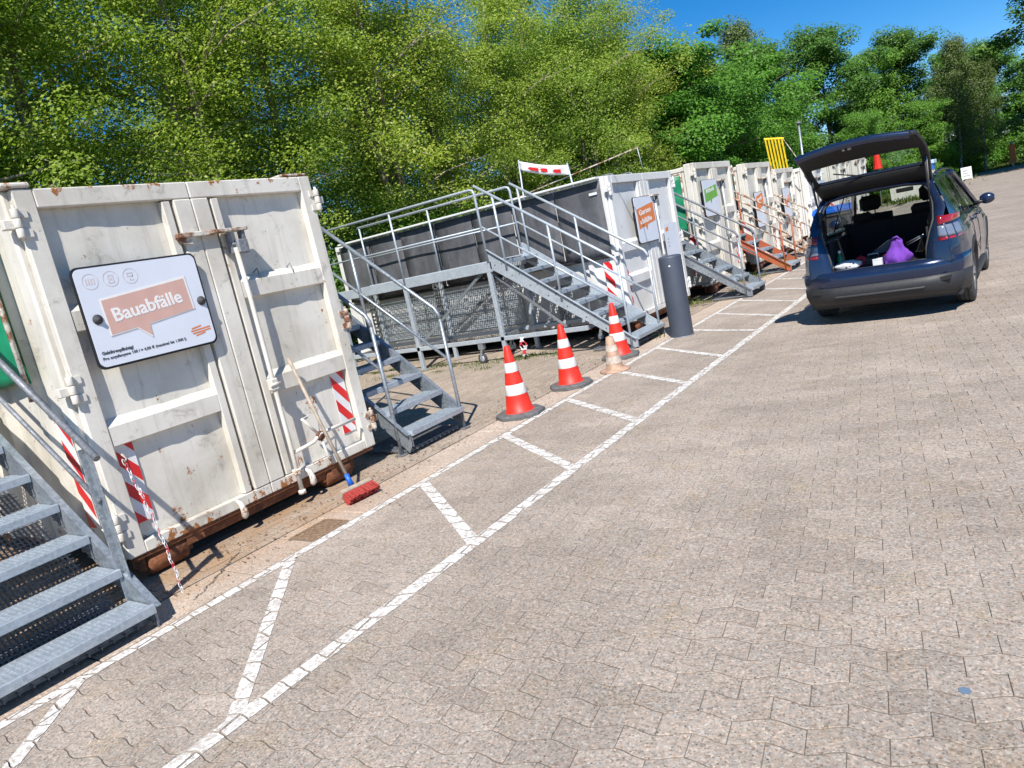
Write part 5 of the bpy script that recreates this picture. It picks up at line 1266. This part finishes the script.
TR['dark2'] = make_tree(13.0, .6, 4.3, 'c', M['leaf_green'], M['bark'], 58000, .20, 69, .22, 2, 'oval', .58, .12, flat_=.62, bias=.8)
TR['birch'] = make_tree(16.5, 3.0, 2.6, 'd', M['leaf_birch'], M['bark_birch'], 26000, .17, 77, .14, 1, 'oval', .50, .15, droop=.55, flat_=.9, bias=.1)
TR['bush'] = make_tree(3.4, .0, 2.0, 'e', M['leaf_dark'], M['bark'], 16000, .13, 81, .05, 4, 'round', .42, .1)
TR['bush2'] = make_tree(3.0, .0, 2.0, 'e', M['leaf_green'], M['bark'], 16000, .14, 91, .05, 4, 'round', .42, .1)
ti = [0]
def where(x, y):
    p = cinv @ Vector((x, y, 4)); 
    if p.z > -.5: return 'beyond the left edge of the view'
    u = 512+FPX*p.x/-p.z
    for lim, w_ in ((-1, 'beyond the left edge of the view'), (70, 'above the left corner of the nearest container'), (150, 'above the Bauabfälle sign'), (235, 'above the middle of the nearest container doors'), (310, 'above the right corner of the nearest container'), (385, 'above the left end of the black sheeting'), (450, 'above the long landing'), (515, 'just left of the small banner'), (570, 'directly above the small banner'), (625, 'above the slanting white pole'), (690, 'above the white container by the bollard'), (745, 'above the cream container with the green sign'), (800, 'left of the street lamp'), (860, 'above the left half of the car tailgate'), (925, 'above the right half of the car tailgate'), (970, 'just right of the car tailgate'), (1024, 'near the right edge above the lane')):
        if u < lim: return w_
    return 'beyond the right edge of the view'
seen = {}
def tree(kind, x, y, sc=1.0, label='', group=None, name=None, rz=None, sz=None):
    if '%s' in label:
        w_ = where(x, y); key = (label, w_); seen[key] = seen.get(key, 0)+1
        label = label % (w_ if seen[key] == 1 or 'beyond the' in w_ else w_+(', second in depth' if seen[key] == 2 else ', farthest back'))
    rr = random.Random(ti[0]*7+3); ti[0] += 1
    cat = 'bush' if 'bush' in kind else 'tree'
    t = empty(name or cat, (x, y, -.05), rz if rz is not None else rr.uniform(-.45, .45), label, cat, group)
    t.scale = (sc, sc, sz or sc)
    link_mesh('trunk', TR[kind][0], t); link_mesh('crown', TR[kind][1], t); return t
GA, GB, GC = 'light green trees in a row behind the containers', 'darker trees closing the far end of the yard', 'undergrowth bushes between the tree trunks'
LA = 'slender light green tree %s'; LB = 'taller back row light green tree %s'
for k, (x, y) in enumerate([(-14.6, -3.5), (-14.9, .6), (-14.2, 4.0), (-15.0, 7.2), (-14.4, 10.3), (-15.1, 13.2), (-14.7, 16.4), (-15.2, 19.6), (-14.8, 22.9), (-15.2, 26.2), (-15.0, 29.6), (-15.3, 33.0), (-16.2, 36.2)]):
    tree('lime1' if k % 2 else 'lime2', x, y, random.Random(k).uniform(.96, 1.12)*(1.12 if k > 9 else 1), LA, GA, 'slender_tree')
for k, (x, y) in enumerate([(-19.5, -2), (-20.2, 4.5), (-19.6, 10), (-20.5, 15.5), (-19.8, 21), (-20.6, 27), (-19.6, 32.5), (-20.4, 38), (-26, 8), (-27, 18), (-26, 28)]):
    tree('lime2' if k % 2 else 'lime1', x, y, random.Random(k+50).uniform(1.0, 1.2), LB, GA, 'slender_tree')
tree('maple', -14.8, 40.0, 1.18, 'broad round bright green tree between the pale tree row and the far dark trees', name='broadleaf_tree')
tree('maple', -14.2, 47.5, 1.08, 'second round green tree just right of the broad round one', name='broadleaf_tree', rz=.6)
tree('birch', -16.8, 61.0, 1.0, 'thin feathery tree top rising left of the dark trees against the blue sky', name='birch_tree')
LD = 'dense dark green tree %s'
for k, (kd, x, y, s_) in enumerate([('dark1', -14.8, 60, .92), ('dark1', -11.6, 66, .98), ('dark2', -12.9, 55, .62), ('dark2', -9.6, 72, .92), ('dark1', -6.6, 74, .92), ('dark2', -3.6, 79, .85), ('dark1', -18.5, 52, .85), ('dark2', -22, 58, 1.0), ('dark1', -24, 44, 1.0), ('dark2', -8.2, 58, .48), ('dark2', -5.2, 66, .5), ('dark1', -.6, 84, .80), ('dark2', 3.4, 82, .85), ('dark1', 9.5, 80, 1.1), ('dark2', 16, 78, 1.1), ('dark1', 24, 72, 1.2), ('dark2', -28, 66, 1.1)]):
    tree(kd, x, y, s_, LD, GB, 'broadleaf_tree')
tree('birch', -3.1, 70, .70, 'tall feathery birch with drooping twigs and pale trunk near the sandwich board', name='birch_tree')
tree('birch', -1.6, 73, .62, 'slimmer birch just right of the tall feathery one above the sandwich board', name='birch_tree', rz=1)
tree('dark1', 5.6, 60, 1.25, 'dark tree hanging into the top right corner of the photo', name='broadleaf_tree')
for k in range(14):
    tree('bush' if k % 3 else 'bush2', -13.2-random.Random(k).uniform(0, .9), -3+k*3.3, random.Random(k+9).uniform(.8, 1.1), 'dark undergrowth bush %s', GC)
for k, (x, y) in enumerate([(-13, 44), (-11.5, 49), (-10.8, 54), (-9.5, 60), (-7.4, 64), (-5.6, 69), (-3.2, 75), (-.8, 81), (1.9, 80), (4.5, 78), (-12, 57)]):
    tree('bush2', x, y, random.Random(k+90).uniform(.9, 1.2), 'low green bush %s', GC)

# ------------------------------------------------------------------ grass and weeds
def tufts(name, label, spots, n, hgt, mat, seed, kind='stuff', cat='weeds', w=.006):
    r = np.random.default_rng(seed); V = []; F = []
    cl = []
    for q in range(max(12, n//70)):
        sx0, sx1, sy0, sy1 = spots[r.integers(len(spots))]; cl.append((r.uniform(sx0, sx1), r.uniform(sy0, sy1), r.uniform(.03, .22)*(1 if w < .02 else 6), r.uniform(.35, 1.2)))
    hgt0 = hgt
    for _ in range(n):
        cx_, cy_, cr_, ch_ = cl[r.integers(len(cl))]; x, y = cx_+r.normal(0, cr_), cy_+r.normal(0, cr_*.6); hgt = hgt0*ch_
        a = r.uniform(0, 6.28); h = hgt*r.uniform(.3, 1.1); dx, dy = math.cos(a)*w, math.sin(a)*w; lx_, ly_ = r.normal(0, .35*h), r.normal(0, .35*h); b = len(V)
        V += [(x-dx, y-dy, -.005), (x+dx, y+dy, -.005), (x+lx_*.5+dx*.7, y+ly_*.5+dy*.7, h*.6), (x+lx_*.5-dx*.7, y+ly_*.5-dy*.7, h*.6), (x+lx_, y+ly_, h)]
        F += [(b, b+1, b+2, b+3), (b+3, b+2, b+4)]
    me = bpy.data.meshes.new(name); me.from_pydata(V, [], F); me.materials.append(mat)
    return tag(link_mesh(name, me), label, cat, kind=kind)
M['grass'] = leaf_mat('grass_blades', (.05, .09, .015), (.09, .14, .022), (.19, .19, .06), .25)
tufts('weeds', 'green weeds growing through the paving under the long landing', [(-6.5, -5.6, 9.25, 9.75), (-7.1, -6.3, 9.2, 9.6), (-8.6, -7.2, 9.1, 9.7), (-10, -8.2, 8.9, 9.8), (-9.8, -6.2, 8.6, 9.4)], 2600, .05, M['grass'], 5, w=.004)
tufts('weeds', 'scattered weeds and dry debris under the stairs behind the bollard', [(-5.0, -4.6, 9.9, 10.4), (-5.4, -4.5, 13.2, 14.2), (-6.5, -4.7, 13.1, 14.2), (-6.0, -4.6, 19.6, 21), (-5.2, -4.7, 15.9, 17.4)], 3000, .09, M['grass'], 6, w=.006)
vm = MB(); sheet(vm, -30, -13.2, -15, 120, -.03); sheet(vm, -13.2, -4.2, 45.02, 120, -.035); sheet(vm, -4.2, 40, 72.02, 120, -.03)
tag(vm.build('verge', M['earth']), kind='structure')
tufts('grass', 'rough grass on the verge at the far end of the lane', [(-4.2, 8, 72.1, 80), (-13, -4.3, 46, 72), (-4.6, -4.2, 41, 72)], 14000, .28, M['grass'], 7, w=.03)
# dry leaves and debris under the containers' edge
def litter(n, seed):
    r = np.random.default_rng(seed); V = []; F = []
    for _ in range(n):
        x, y = (r.uniform(-5.6, -4.6), r.uniform(9.9, 18)) if r.random() < .6 else (r.normal(-4.75, .25), r.uniform(.5, 10)); s = r.uniform(.003, .016); a = r.uniform(0, 6.28); b = len(V)
        for k in range(4): V.append((x+s*math.cos(a+k*1.57)*(1 if k % 2 else .5), y+s*math.sin(a+k*1.57)*(1 if k % 2 else .5), .004+r.uniform(0, .01)))
        F.append((b, b+1, b+2, b+3))
    me = bpy.data.meshes.new('debris'); me.from_pydata(V, [], F); me.materials.append(flat('dry_leaf_litter', (.13, .08, .04), .9, 0, .4, 30)); return tag(link_mesh('debris', me), 'dry leaves and crumbs scattered along the foot of the containers', 'debris', kind='stuff')
litter(3800, 4)
